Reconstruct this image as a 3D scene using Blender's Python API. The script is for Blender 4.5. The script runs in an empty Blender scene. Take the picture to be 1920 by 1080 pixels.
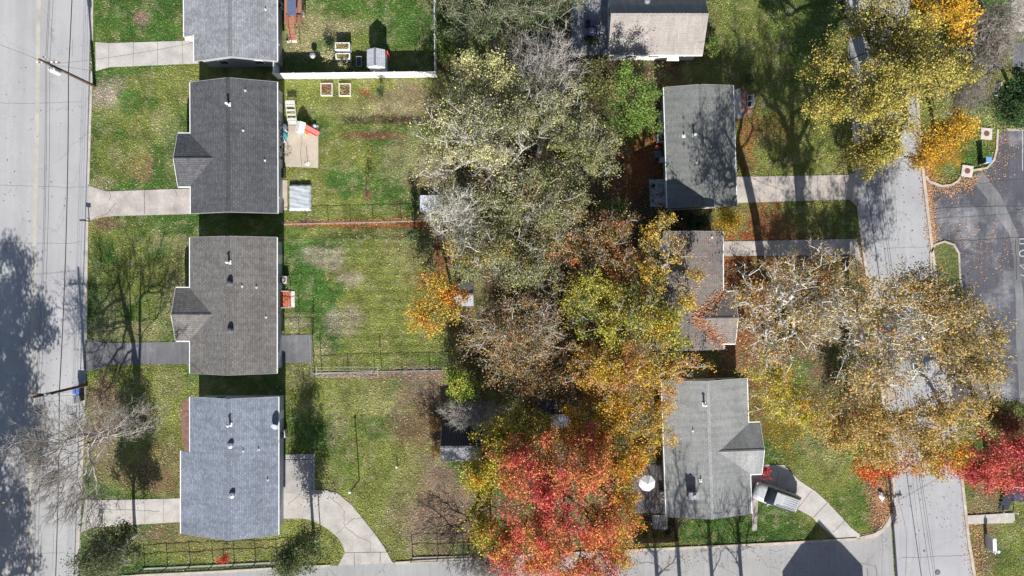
import bpy, bmesh, math, random
import numpy as np
from mathutils import Vector, Matrix
random.seed(7); RS = np.random.RandomState(11)
S = bpy.context.scene
COL = S.collection
# ---------------------------------------------------------------- camera, sky, sun, exposure
HC = 71.0; FP = 1278.0; CX, CY = 960.0, 540.0
cam_d = bpy.data.cameras.new('camera'); cam = bpy.data.objects.new('camera', cam_d); COL.objects.link(cam)
cam.location = (0, 0, HC); cam.rotation_euler = (0, 0, 0)
cam_d.sensor_width = 36.0; cam_d.lens = 36.0*FP/1920.0; cam_d.clip_end = 1500; cam_d.clip_start = 1
S.camera = cam
SUN_EL = 33.0; SUN_AZ = 176.0
w = bpy.data.worlds.new('World'); S.world = w; w.use_nodes = True
nt = w.node_tree; bg = nt.nodes['Background']; sk = nt.nodes.new('ShaderNodeTexSky')
sk.sky_type = 'NISHITA'; sk.sun_disc = False; sk.sun_elevation = math.radians(SUN_EL); sk.sun_rotation = math.radians(SUN_AZ)
nt.links.new(sk.outputs[0], bg.inputs[0]); bg.inputs[1].default_value = 0.062
sun_d = bpy.data.lights.new('sun', 'SUN'); sun_d.energy = 5.0; sun_d.angle = math.radians(0.5); sun_d.color = (1.0, 0.965, 0.91)
sun = bpy.data.objects.new('sun', sun_d); COL.objects.link(sun)
el, az = math.radians(SUN_EL), math.radians(SUN_AZ)
SD = Vector((math.sin(az)*math.cos(el), math.cos(az)*math.cos(el), math.sin(el)))
sun.rotation_euler = (-SD).to_track_quat('-Z', 'Y').to_euler(); sun.location = SD*200
S.view_settings.view_transform = 'Standard'; S.view_settings.look = 'None'; S.view_settings.exposure = 0.80; S.view_settings.gamma = 1
S.render.engine = 'CYCLES'; S.render.resolution_x = 1024; S.render.resolution_y = 576
S.cycles.max_bounces = 5; S.cycles.diffuse_bounces = 3; S.cycles.transparent_max_bounces = 4

# ---------------------------------------------------------------- helpers
def P(px, py, z=0.0):
    k = (HC - z)/FP
    return Vector(((px-CX)*k, (CY-py)*k, z))
def P2(px, py, z=0.0):
    v = P(px, py, z); return (v.x, v.y)

MATS = {}
def nodes(name):
    m = bpy.data.materials.new(name); m.use_nodes = True
    n = m.node_tree; b = n.nodes['Principled BSDF']; b.inputs['Roughness'].default_value = 0.85
    b.inputs['Specular IOR Level'].default_value = 0.3
    return m, n, b
def mat(name, col, rough=0.8, metal=0.0, var=0.18, scale=3.0, fine=0.0, fscale=25.0, bump=0.0, spec=0.3):
    """procedural paint / concrete / wood: base colour with two noise octaves"""
    if name in MATS: return MATS[name]
    m, n, b = nodes(name); L = n.links
    tc = n.nodes.new('ShaderNodeTexCoord')
    nz = n.nodes.new('ShaderNodeTexNoise'); nz.inputs['Scale'].default_value = scale; nz.inputs['Detail'].default_value = 5
    L.new(tc.outputs['Object'], nz.inputs['Vector'])
    mr = n.nodes.new('ShaderNodeMapRange'); mr.inputs[1].default_value = .25; mr.inputs[2].default_value = .75
    mr.inputs[3].default_value = 1-var; mr.inputs[4].default_value = 1+var
    L.new(nz.outputs[0], mr.inputs[0]); val = mr.outputs[0]
    if fine > 0:
        n2 = n.nodes.new('ShaderNodeTexNoise'); n2.inputs['Scale'].default_value = fscale; n2.inputs['Detail'].default_value = 2
        L.new(tc.outputs['Object'], n2.inputs['Vector'])
        m2 = n.nodes.new('ShaderNodeMapRange'); m2.inputs[1].default_value = .3; m2.inputs[2].default_value = .7
        m2.inputs[3].default_value = 1-fine; m2.inputs[4].default_value = 1+fine
        L.new(n2.outputs[0], m2.inputs[0])
        mu = n.nodes.new('ShaderNodeMath'); mu.operation = 'MULTIPLY'; L.new(val, mu.inputs[0]); L.new(m2.outputs[0], mu.inputs[1]); val = mu.outputs[0]
    vm = n.nodes.new('ShaderNodeVectorMath'); vm.operation = 'SCALE'; vm.inputs[0].default_value = col[:3]
    L.new(val, vm.inputs['Scale']); L.new(vm.outputs[0], b.inputs['Base Color'])
    b.inputs['Roughness'].default_value = rough; b.inputs['Metallic'].default_value = metal; b.inputs['Specular IOR Level'].default_value = spec
    if bump > 0:
        bp = n.nodes.new('ShaderNodeBump'); bp.inputs['Strength'].default_value = bump; bp.inputs['Distance'].default_value = .05
        L.new(val, bp.inputs['Height']); L.new(bp.outputs[0], b.inputs['Normal'])
    MATS[name] = m; return m
def shingle(name, col, axis='x', dark=.62, var=.22):
    """asphalt shingles in courses; axis = local axis the courses are stacked along"""
    key = name+axis
    if key in MATS: return MATS[key]
    m, n, b = nodes(key); L = n.links
    tc = n.nodes.new('ShaderNodeTexCoord'); mp = n.nodes.new('ShaderNodeMapping')
    if axis == 'x': mp.inputs['Rotation'].default_value = (0, 0, math.radians(90))
    L.new(tc.outputs['Object'], mp.inputs['Vector'])
    br = n.nodes.new('ShaderNodeTexBrick'); br.inputs['Scale'].default_value = 1.0
    br.inputs['Brick Width'].default_value = .33; br.inputs['Row Height'].default_value = .2; br.inputs['Mortar Size'].default_value = .022
    br.inputs['Mortar Smooth'].default_value = .3; br.inputs['Bias'].default_value = 0
    c = Vector(col)
    br.inputs['Color1'].default_value = (*(c*(1-var)), 1); br.inputs['Color2'].default_value = (*(c*(1+var)), 1)
    br.inputs['Mortar'].default_value = (*(c*dark), 1)
    L.new(mp.outputs[0], br.inputs['Vector'])
    nz = n.nodes.new('ShaderNodeTexNoise'); nz.inputs['Scale'].default_value = 12; nz.inputs['Detail'].default_value = 3
    n2 = n.nodes.new('ShaderNodeTexNoise'); n2.inputs['Scale'].default_value = .45; n2.inputs['Detail'].default_value = 6
    L.new(tc.outputs['Object'], nz.inputs['Vector']); L.new(tc.outputs['Object'], n2.inputs['Vector'])
    sm_ = n.nodes.new('ShaderNodeMapping'); sm_.inputs['Scale'].default_value = (.12,2.2,1) if axis == 'x' else (2.2,.12,1); L.new(tc.outputs['Object'], sm_.inputs['Vector'])
    n3 = n.nodes.new('ShaderNodeTexNoise'); n3.inputs['Scale'].default_value = 1.0; n3.inputs['Detail'].default_value = 5; L.new(sm_.outputs[0], n3.inputs['Vector'])
    e = n.nodes.new('ShaderNodeMapRange'); e.inputs[1].default_value = .35; e.inputs[2].default_value = .7; e.inputs[3].default_value = 1.08; e.inputs[4].default_value = .84; L.new(n3.outputs[0], e.inputs[0])
    a = n.nodes.new('ShaderNodeMapRange'); a.inputs[1].default_value = .3; a.inputs[2].default_value = .7; a.inputs[3].default_value = .78; a.inputs[4].default_value = 1.22
    d = n.nodes.new('ShaderNodeMapRange'); d.inputs[1].default_value = .3; d.inputs[2].default_value = .7; d.inputs[3].default_value = .86; d.inputs[4].default_value = 1.12
    L.new(nz.outputs[0], a.inputs[0]); L.new(n2.outputs[0], d.inputs[0])
    mu = n.nodes.new('ShaderNodeMath'); mu.operation = 'MULTIPLY'; L.new(a.outputs[0], mu.inputs[0]); L.new(d.outputs[0], mu.inputs[1])
    mv = n.nodes.new('ShaderNodeMath'); mv.operation = 'MULTIPLY'; L.new(mu.outputs[0], mv.inputs[0]); L.new(e.outputs[0], mv.inputs[1]); mu = mv
    vm = n.nodes.new('ShaderNodeVectorMath'); vm.operation = 'SCALE'; L.new(br.outputs['Color'], vm.inputs[0]); L.new(mu.outputs[0], vm.inputs['Scale'])
    L.new(vm.outputs[0], b.inputs['Base Color']); b.inputs['Roughness'].default_value = .92; b.inputs['Specular IOR Level'].default_value = .15
    bp = n.nodes.new('ShaderNodeBump'); bp.inputs['Strength'].default_value = .5; bp.inputs['Distance'].default_value = .03
    L.new(mu.outputs[0], bp.inputs['Height']); L.new(bp.outputs[0], b.inputs['Normal'])
    MATS[key] = m; return m
def attr_mat(name, rough=.8, transl=0.0, fine=0.0, fscale=8.0, bump=0.0, bright=1.0):
    """colour read from the 'Col' attribute (each leaf / patch of turf has its own colour)"""
    if name in MATS: return MATS[name]
    m, n, b = nodes(name); L = n.links
    at = n.nodes.new('ShaderNodeAttribute'); at.attribute_name = 'Col'
    col = at.outputs['Color']
    if fine > 0:
        tc = n.nodes.new('ShaderNodeTexCoord')
        vals = []
        for sc, lo, hi, det in ((fscale, 1-fine, 1+fine, 6), (fscale*.2, 1-fine*.4, 1+fine*.4, 4)):
            nz = n.nodes.new('ShaderNodeTexNoise'); nz.inputs['Scale'].default_value = sc; nz.inputs['Detail'].default_value = det; nz.inputs['Roughness'].default_value = .7
            L.new(tc.outputs['Object'], nz.inputs['Vector'])
            mr = n.nodes.new('ShaderNodeMapRange'); mr.inputs[1].default_value = .33; mr.inputs[2].default_value = .67; mr.inputs[3].default_value = lo; mr.inputs[4].default_value = hi
            L.new(nz.outputs[0], mr.inputs[0]); vals.append(mr.outputs[0])
        mu = n.nodes.new('ShaderNodeMath'); mu.operation = 'MULTIPLY'; L.new(vals[0], mu.inputs[0]); L.new(vals[1], mu.inputs[1])
        vm = n.nodes.new('ShaderNodeVectorMath'); vm.operation = 'SCALE'; L.new(col, vm.inputs[0]); L.new(mu.outputs[0], vm.inputs['Scale'])
        col = vm.outputs[0]
        if bump > 0:
            bp = n.nodes.new('ShaderNodeBump'); bp.inputs['Strength'].default_value = bump; bp.inputs['Distance'].default_value = .12
            L.new(mu.outputs[0], bp.inputs['Height']); L.new(bp.outputs[0], b.inputs['Normal'])
    L.new(col, b.inputs['Base Color']); b.inputs['Roughness'].default_value = rough; b.inputs['Specular IOR Level'].default_value = .2
    if transl > 0:
        tr = n.nodes.new('ShaderNodeBsdfTranslucent'); L.new(col, tr.inputs['Color'])
        mx = n.nodes.new('ShaderNodeMixShader'); mx.inputs[0].default_value = transl
        L.new(b.outputs[0], mx.inputs[1]); L.new(tr.outputs[0], mx.inputs[2])
        L.new(mx.outputs[0], n.nodes['Material Output'].inputs['Surface'])
    MATS[name] = m; return m

def tag(o, label=None, cat=None, group=None, kind=None):
    if label: o['label'] = label
    if cat: o['category'] = cat
    if group: o['group'] = group
    if kind: o['kind'] = kind
    return o
def empty(name, loc, rz=0.0, label=None, cat=None, group=None):
    o = bpy.data.objects.new(name, None); COL.objects.link(o); o.location = loc; o.rotation_euler = (0, 0, rz)
    o.empty_display_size = .3
    return tag(o, label, cat, group)
def copy_tree(o, parent=None):
    c = o.copy(); COL.objects.link(c); c.parent = parent
    for ch in o.children: copy_tree(ch, c)
    return c
class MB:
    def __init__(s): s.v = []; s.f = []; s.m = []; s.mi = 0
    def add(s, vs, fs):
        o = len(s.v); s.v += [tuple(x) for x in vs]; s.f += [tuple(i+o for i in f) for f in fs]; s.m += [s.mi]*len(fs); return s
    def box(s, x0, y0, z0, x1, y1, z1):
        return s.add([(x0,y0,z0),(x1,y0,z0),(x1,y1,z0),(x0,y1,z0),(x0,y0,z1),(x1,y0,z1),(x1,y1,z1),(x0,y1,z1)],
                     [(3,2,1,0),(4,5,6,7),(0,1,5,4),(1,2,6,5),(2,3,7,6),(3,0,4,7)])
    def obox(s, c, size, rz=0, rx=0, ry=0):
        M = Matrix.Translation(c) @ Matrix.Rotation(rz,4,'Z') @ Matrix.Rotation(ry,4,'Y') @ Matrix.Rotation(rx,4,'X')
        a, b, d = size[0]/2, size[1]/2, size[2]/2
        vs = [M @ Vector(q) for q in ((-a,-b,-d),(a,-b,-d),(a,b,-d),(-a,b,-d),(-a,-b,d),(a,-b,d),(a,b,d),(-a,b,d))]
        return s.add(vs, [(3,2,1,0),(4,5,6,7),(0,1,5,4),(1,2,6,5),(2,3,7,6),(3,0,4,7)])
    def prism(s, poly, z0, z1):          # poly in xy, extruded in z
        n = len(poly)
        ar = sum(poly[i][0]*poly[(i+1)%n][1]-poly[(i+1)%n][0]*poly[i][1] for i in range(n))
        if ar < 0: poly = poly[::-1]
        vs = [(x,y,z0) for x,y in poly]+[(x,y,z1) for x,y in poly]
        return s.add(vs, [tuple(range(n-1,-1,-1)), tuple(range(n,2*n))]+[(i,(i+1)%n,n+(i+1)%n,n+i) for i in range(n)])
    def ext(s, poly, axis, t0, t1):      # poly in the (other, z) plane, extruded along axis
        n = len(poly)
        g = (lambda t,q: (t,q[0],q[1])) if axis == 'x' else (lambda t,q: (q[0],t,q[1]))
        vs = [g(t0,q) for q in poly]+[g(t1,q) for q in poly]
        return s.add(vs, [tuple(range(n)), tuple(range(2*n-1,n-1,-1))]+[(i,n+i,n+(i+1)%n,(i+1)%n) for i in range(n)])
    def cyl(s, c, r, h, n=12, r2=None, cap=True):
        r2 = r if r2 is None else r2; vs = []
        for k in range(n):
            a = 2*math.pi*k/n; vs.append((c[0]+r*math.cos(a), c[1]+r*math.sin(a), c[2]))
        for k in range(n):
            a = 2*math.pi*k/n; vs.append((c[0]+r2*math.cos(a), c[1]+r2*math.sin(a), c[2]+h))
        fs = [(k,(k+1)%n,n+(k+1)%n,n+k) for k in range(n)]
        if cap: fs += [tuple(range(n-1,-1,-1)), tuple(range(n,2*n))]
        return s.add(vs, fs)
    def lathe(s, c, prof, n=14):
        for (r0,z0),(r1,z1) in zip(prof[:-1], prof[1:]):
            s.cyl((c[0],c[1],c[2]+z0), r0, z1-z0, n, r1, cap=False)
        return s
    def tube(s, pts, r, n=6, r2=None):
        pts = [Vector(p) for p in pts]; r2 = r if r2 is None else r2
        rings = []
        for i, p in enumerate(pts):
            d = (pts[min(i+1,len(pts)-1)]-pts[max(i-1,0)]).normalized()
            u = d.cross(Vector((0,0,1)) if abs(d.z) < .9 else Vector((1,0,0))).normalized(); v = d.cross(u)
            rr = r+(r2-r)*i/(len(pts)-1)
            rings.append([p+(u*math.cos(2*math.pi*k/n)+v*math.sin(2*math.pi*k/n))*rr for k in range(n)])
        vs = [q for R in rings for q in R]; fs = []
        for i in range(len(pts)-1):
            for k in range(n):
                fs.append((i*n+k, i*n+(k+1)%n, (i+1)*n+(k+1)%n, (i+1)*n+k))
        fs += [tuple(range(n-1,-1,-1)), tuple(range((len(pts)-1)*n, len(pts)*n))]
        return s.add(vs, fs)
    def ribbon(s, pts, w, z0, z1):       # solid strip along a polyline in xy
        pts = [Vector((p[0],p[1],0)) for p in pts]; L_, R_ = [], []
        for i, p in enumerate(pts):
            d = (pts[min(i+1,len(pts)-1)]-pts[max(i-1,0)]).normalized(); nrm = Vector((-d.y,d.x,0))*w/2
            L_.append(p+nrm); R_.append(p-nrm)
        vs = []
        for a, b in zip(L_, R_): vs += [(a.x,a.y,z0),(b.x,b.y,z0),(b.x,b.y,z1),(a.x,a.y,z1)]
        fs = []
        for i in range(len(pts)-1):
            o = i*4
            for k in range(4): fs.append((o+k, o+4+k, o+4+(k+1)%4, o+(k+1)%4))
        fs += [(0,1,2,3), tuple(len(vs)-1-k for k in range(4))]
        return s.add(vs, fs)
    def sheet(s, A, B, z):               # sheet between two polylines
        vs = [(p[0],p[1],z) for p in A]+[(p[0],p[1],z) for p in B]; n = len(A)
        return s.add(vs, [(i, n+i, n+i+1, i+1) for i in range(n-1)])
    def build(s, name, m, parent=None, smooth=False, loc=None, label=None):
        me = bpy.data.meshes.new(name); me.from_pydata(s.v, [], s.f)
        for mm in (m if isinstance(m,(list,tuple)) else [m]): me.materials.append(mm)
        me.polygons.foreach_set('material_index', s.m)
        if smooth: me.polygons.foreach_set('use_smooth', [True]*len(s.f))
        bm = bmesh.new(); bm.from_mesh(me)
        big = [f for f in bm.faces if len(f.verts) > 4]
        if big: bmesh.ops.triangulate(bm, faces=big)
        bmesh.ops.recalc_face_normals(bm, faces=bm.faces[:]) 
        bm.to_mesh(me); bm.free(); me.update()
        o = bpy.data.objects.new(name, me); COL.objects.link(o)
        if parent: o.parent = parent
        if loc is not None: o.location = loc
        if label: o['label'] = label
        return o
def np_mesh(name, V, F, m, parent=None, colors=None, smooth=False):
    """V (n,3), F (m,4) or (m,3) numpy arrays"""
    me = bpy.data.meshes.new(name); k = F.shape[1]
    me.vertices.add(len(V)); me.vertices.foreach_set('co', V.astype(np.float32).ravel())
    me.loops.add(F.size); me.loops.foreach_set('vertex_index', F.astype(np.int32).ravel())
    me.polygons.add(len(F)); me.polygons.foreach_set('loop_start', np.arange(0, F.size, k, dtype=np.int32))
    if smooth: me.polygons.foreach_set('use_smooth', np.ones(len(F), dtype=bool))
    me.update(calc_edges=True); me.validate()
    if colors is not None:
        dom = 'FACE' if len(colors) == len(F) and len(colors) != len(V) else 'POINT'
        a = me.attributes.new('Col', 'FLOAT_COLOR', dom)
        c4 = np.ones((len(colors),4), dtype=np.float32); c4[:,:3] = colors; a.data.foreach_set('color', c4.ravel())
    me.materials.append(m)
    o = bpy.data.objects.new(name, me); COL.objects.link(o)
    if parent: o.parent = parent
    return o
# numpy value noise -------------------------------------------------
NG = RS.rand(256, 256)
def vnoise(x, y, sc, seed=0):
    x = x/sc+seed*17.3+1000; y = y/sc+seed*9.7+1000
    xi = np.floor(x).astype(int); yi = np.floor(y).astype(int); fx = x-xi; fy = y-yi
    fx = fx*fx*(3-2*fx); fy = fy*fy*(3-2*fy); g = lambda a, b: NG[a%256, b%256]
    return (g(xi,yi)*(1-fx)+g(xi+1,yi)*fx)*(1-fy)+(g(xi,yi+1)*(1-fx)+g(xi+1,yi+1)*fx)*fy
def fbm(x, y, sc, seed=0, o=4):
    t = 0; a = 1; n = 0
    for k in range(o): t = t+a*vnoise(x, y, sc/2**k, seed+k); n += a; a *= .55
    return t/n
def sstep(a, b, x): t = np.clip((x-a)/(b-a), 0, 1); return t*t*(3-2*t)
# ================================================================ THE GROUND
GREEN = np.array((.088,.165,.034)); OLIVE = np.array((.235,.262,.068)); STRAW = np.array((.42,.375,.215))
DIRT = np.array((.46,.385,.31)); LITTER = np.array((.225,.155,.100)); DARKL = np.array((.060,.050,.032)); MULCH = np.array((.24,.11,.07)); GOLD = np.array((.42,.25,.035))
LUSH = np.array((.085,.190,.038)); PINKL = np.array((.28,.215,.165)); RUST = np.array((.32,.125,.055))
# (px, py, rx, ry, colour, strength): what each patch of ground is made of
PATCH = [
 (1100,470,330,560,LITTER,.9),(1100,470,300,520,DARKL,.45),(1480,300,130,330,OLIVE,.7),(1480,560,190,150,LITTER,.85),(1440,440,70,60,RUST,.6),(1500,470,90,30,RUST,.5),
 (1400,250,25,140,RUST,.45),(1420,90,60,110,OLIVE,.8),(1440,250,60,40,RUST,.25),(1200,290,40,70,RUST,.75),(1180,320,40,60,RUST,.7),(1120,330,70,60,LITTER,.6),
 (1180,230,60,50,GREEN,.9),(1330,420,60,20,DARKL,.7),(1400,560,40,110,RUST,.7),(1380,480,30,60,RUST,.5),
 (260,40,90,50,GREEN,1.),(300,30,60,60,LUSH,.5),(264,32,15,13,PINKL,1.),(200,180,32,28,DIRT,1.),(215,160,32,22,DIRT,.5),(225,205,25,20,DIRT,.4),(290,160,70,25,OLIVE,.8),(260,220,80,50,OLIVE,.8),(270,190,30,20,GREEN,.8),
 (310,235,30,30,STRAW,.35),(262,310,26,30,LITTER,.95),(330,300,20,50,STRAW,.25),(230,290,50,50,OLIVE,.7),(190,345,30,14,STRAW,.6),
 (270,500,110,90,OLIVE,.9),(320,450,40,30,STRAW,.45),(210,420,35,14,LITTER,.7),(330,560,30,60,STRAW,.5),(200,590,30,50,STRAW,.4),(250,620,80,25,STRAW,.5),(190,520,12,90,GREEN,.5),(207,480,16,24,LUSH,.8),(300,470,30,18,LUSH,.5),(240,180,22,14,LUSH,.7),(240,200,14,20,LUSH,.6),(225,250,20,14,LUSH,.5),(320,250,20,30,LUSH,.4),
 (330,425,40,18,GREEN,.8),(280,740,120,50,OLIVE,.9),(200,800,45,100,PINKL,.75),(310,880,50,60,LITTER,.5),(260,900,80,30,LITTER,.6),(180,740,40,30,LITTER,.6),(320,720,40,30,STRAW,.3),
 (640,80,90,60,OLIVE,.85),(590,60,60,40,STRAW,.65),(640,50,50,18,STRAW,.55),(780,40,60,60,GREEN,.7),(740,60,70,40,LUSH,.35),(560,100,40,14,STRAW,.6),(605,85,22,14,LUSH,.6),(680,10,130,16,GREEN,.8),
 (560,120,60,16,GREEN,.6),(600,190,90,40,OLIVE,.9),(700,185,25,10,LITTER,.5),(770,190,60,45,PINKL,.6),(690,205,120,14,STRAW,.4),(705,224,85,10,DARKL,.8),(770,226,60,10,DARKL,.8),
 (702,254,78,7.5,MULCH,1.),(685,172,14,7,RUST,.75),(660,300,90,50,OLIVE,.9),(650,340,45,35,LUSH,.9),(725,325,40,30,LUSH,.55),(760,290,50,60,STRAW,.45),(690,368,9,8,MULCH,1.),(790,330,30,60,LITTER,.6),
 (590,340,20,40,OLIVE,.7),(700,400,110,10,OLIVE,.7),(700,424,110,5,RUST,.95),(790,422,40,9,RUST,.9),(570,422,40,4,MULCH,.9),
 (690,560,160,130,OLIVE,1.),(560,480,52,50,LUSH,.95),(575,540,45,75,LUSH,.95),(605,600,35,75,LUSH,.9),(610,480,48,26,DIRT,.62),(645,600,50,26,DIRT,.62),(655,522,28,15,DIRT,.6),(615,455,35,10,LUSH,.7),(625,545,30,16,LUSH,.8),(660,580,16,10,DIRT,.5),(620,450,60,14,GREEN,.5),
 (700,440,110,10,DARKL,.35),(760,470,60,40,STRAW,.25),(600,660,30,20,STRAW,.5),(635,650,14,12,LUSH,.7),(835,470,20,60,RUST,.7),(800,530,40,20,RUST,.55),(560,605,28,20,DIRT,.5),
 (770,650,100,50,OLIVE,.8),(640,740,110,60,OLIVE,1.),(720,750,70,40,STRAW,.30),(630,800,25,60,STRAW,.3),(700,850,70,60,OLIVE,.9),(640,870,40,40,LUSH,.35),(720,800,60,25,GREEN,.7),(560,700,30,30,STRAW,.3),
 (720,705,140,9,PINKL,.6),(800,720,60,50,PINKL,.8),(800,800,60,50,LITTER,.75),(830,950,90,90,PINKL,.9),(760,960,60,60,PINKL,.55),(810,880,50,40,PINKL,.6),(740,900,60,60,OLIVE,.7),(700,960,30,50,OLIVE,.8),
 (530,990,60,20,OLIVE,.9),(620,1030,30,30,OLIVE,.8),(380,1030,150,30,OLIVE,1.),(400,1062,160,8,LUSH,.6),(230,1000,80,25,STRAW,.5),(300,1000,60,20,LITTER,.5),(400,1020,120,20,LITTER,.35),
 (1380,1000,140,24,GREEN,.85),(1300,990,50,20,LUSH,.4),(1540,890,90,90,OLIVE,1.),(1600,950,40,40,GREEN,.6),(1470,800,60,60,GOLD,.45),(1540,830,60,40,STRAW,.4),(1635,900,18,50,LITTER,.85),(1645,950,16,60,LITTER,.9),
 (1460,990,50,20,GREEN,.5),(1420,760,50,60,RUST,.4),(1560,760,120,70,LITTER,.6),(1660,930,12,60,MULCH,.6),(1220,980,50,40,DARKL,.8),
 (1850,960,40,60,LITTER,.7),(1890,1030,60,40,GREEN,.7),(1845,1040,25,50,LITTER,.7),(1900,1010,30,50,OLIVE,.6),(1900,920,40,20,GREEN,.4),
 (1770,290,40,40,GOLD,.95),(1750,320,30,20,GOLD,.8),(1830,280,35,40,GREEN,.7),(1840,200,40,50,OLIVE,.7),(1870,80,50,60,LITTER,.5),(1780,510,28,60,GREEN,.75),(1775,560,28,60,LITTER,.4),
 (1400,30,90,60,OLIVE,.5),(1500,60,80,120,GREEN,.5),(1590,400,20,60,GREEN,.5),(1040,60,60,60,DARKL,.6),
]
def ground_colour(X, Y):
    k = HC/FP
    px = X/k+CX; py = CY-Y/k
    n1 = fbm(X, Y, 9, 1); n2 = fbm(X, Y, 2.2, 5); n3 = fbm(X, Y, .7, 9)
    t = sstep(.35,.65,n1)[...,None]; c = GREEN*(1-t)+OLIVE*t
    wob = (n2-.5)*1.5+(n3-.5)*1.1
    lit = np.zeros_like(X)
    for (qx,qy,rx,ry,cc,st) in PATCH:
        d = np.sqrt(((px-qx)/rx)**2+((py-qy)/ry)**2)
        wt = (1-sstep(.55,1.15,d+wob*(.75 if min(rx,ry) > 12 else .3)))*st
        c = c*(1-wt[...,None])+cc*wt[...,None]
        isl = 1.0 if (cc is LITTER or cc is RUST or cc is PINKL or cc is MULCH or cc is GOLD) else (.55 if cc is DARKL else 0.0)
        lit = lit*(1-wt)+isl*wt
    c = c*(.55+.90*fbm(X, Y, 1.4, 31, 4))[...,None]
    m = sstep(.54,.68,n3)[...,None]*.38*(1-lit[...,None]); c = c*(1-m)+STRAW*m
    yard = (px > 530)&(px < 850)&(py > 425)&(py < 690)
    c = c*np.where(yard, 1+.13*np.sin(Y*2*math.pi/.95+2*n1), 1)[...,None]
    far = ((np.abs(X) > 64.2)|(np.abs(Y) > 42.2))[...,None]; c = np.where(far, (GREEN+OLIVE)*.48, c)
    return c, lit
def axis_coords(a, b, st, out):
    mid = np.arange(a, b+.001, st); e = np.array([4,10,25,60,150,400.])
    return np.concatenate([a-e[::-1], mid, b+e])
gx = axis_coords(-64, 64, .25, 400); gy = axis_coords(-42, 42, .25, 400)
GX, GY = np.meshgrid(gx, gy); gc, glit = ground_colour(GX, GY)
gv = np.stack([GX, GY, np.zeros_like(GX)], -1).reshape(-1,3); nx, ny = len(gx), len(gy)
idx = np.arange(nx*ny).reshape(ny, nx)
gf = np.stack([idx[:-1,:-1], idx[:-1,1:], idx[1:,1:], idx[1:,:-1]], -1).reshape(-1,4)
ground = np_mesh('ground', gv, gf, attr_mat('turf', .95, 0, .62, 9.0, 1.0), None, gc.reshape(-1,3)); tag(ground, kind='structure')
def lit_at(X, Y): return ground_colour(X, Y)[1]

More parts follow.
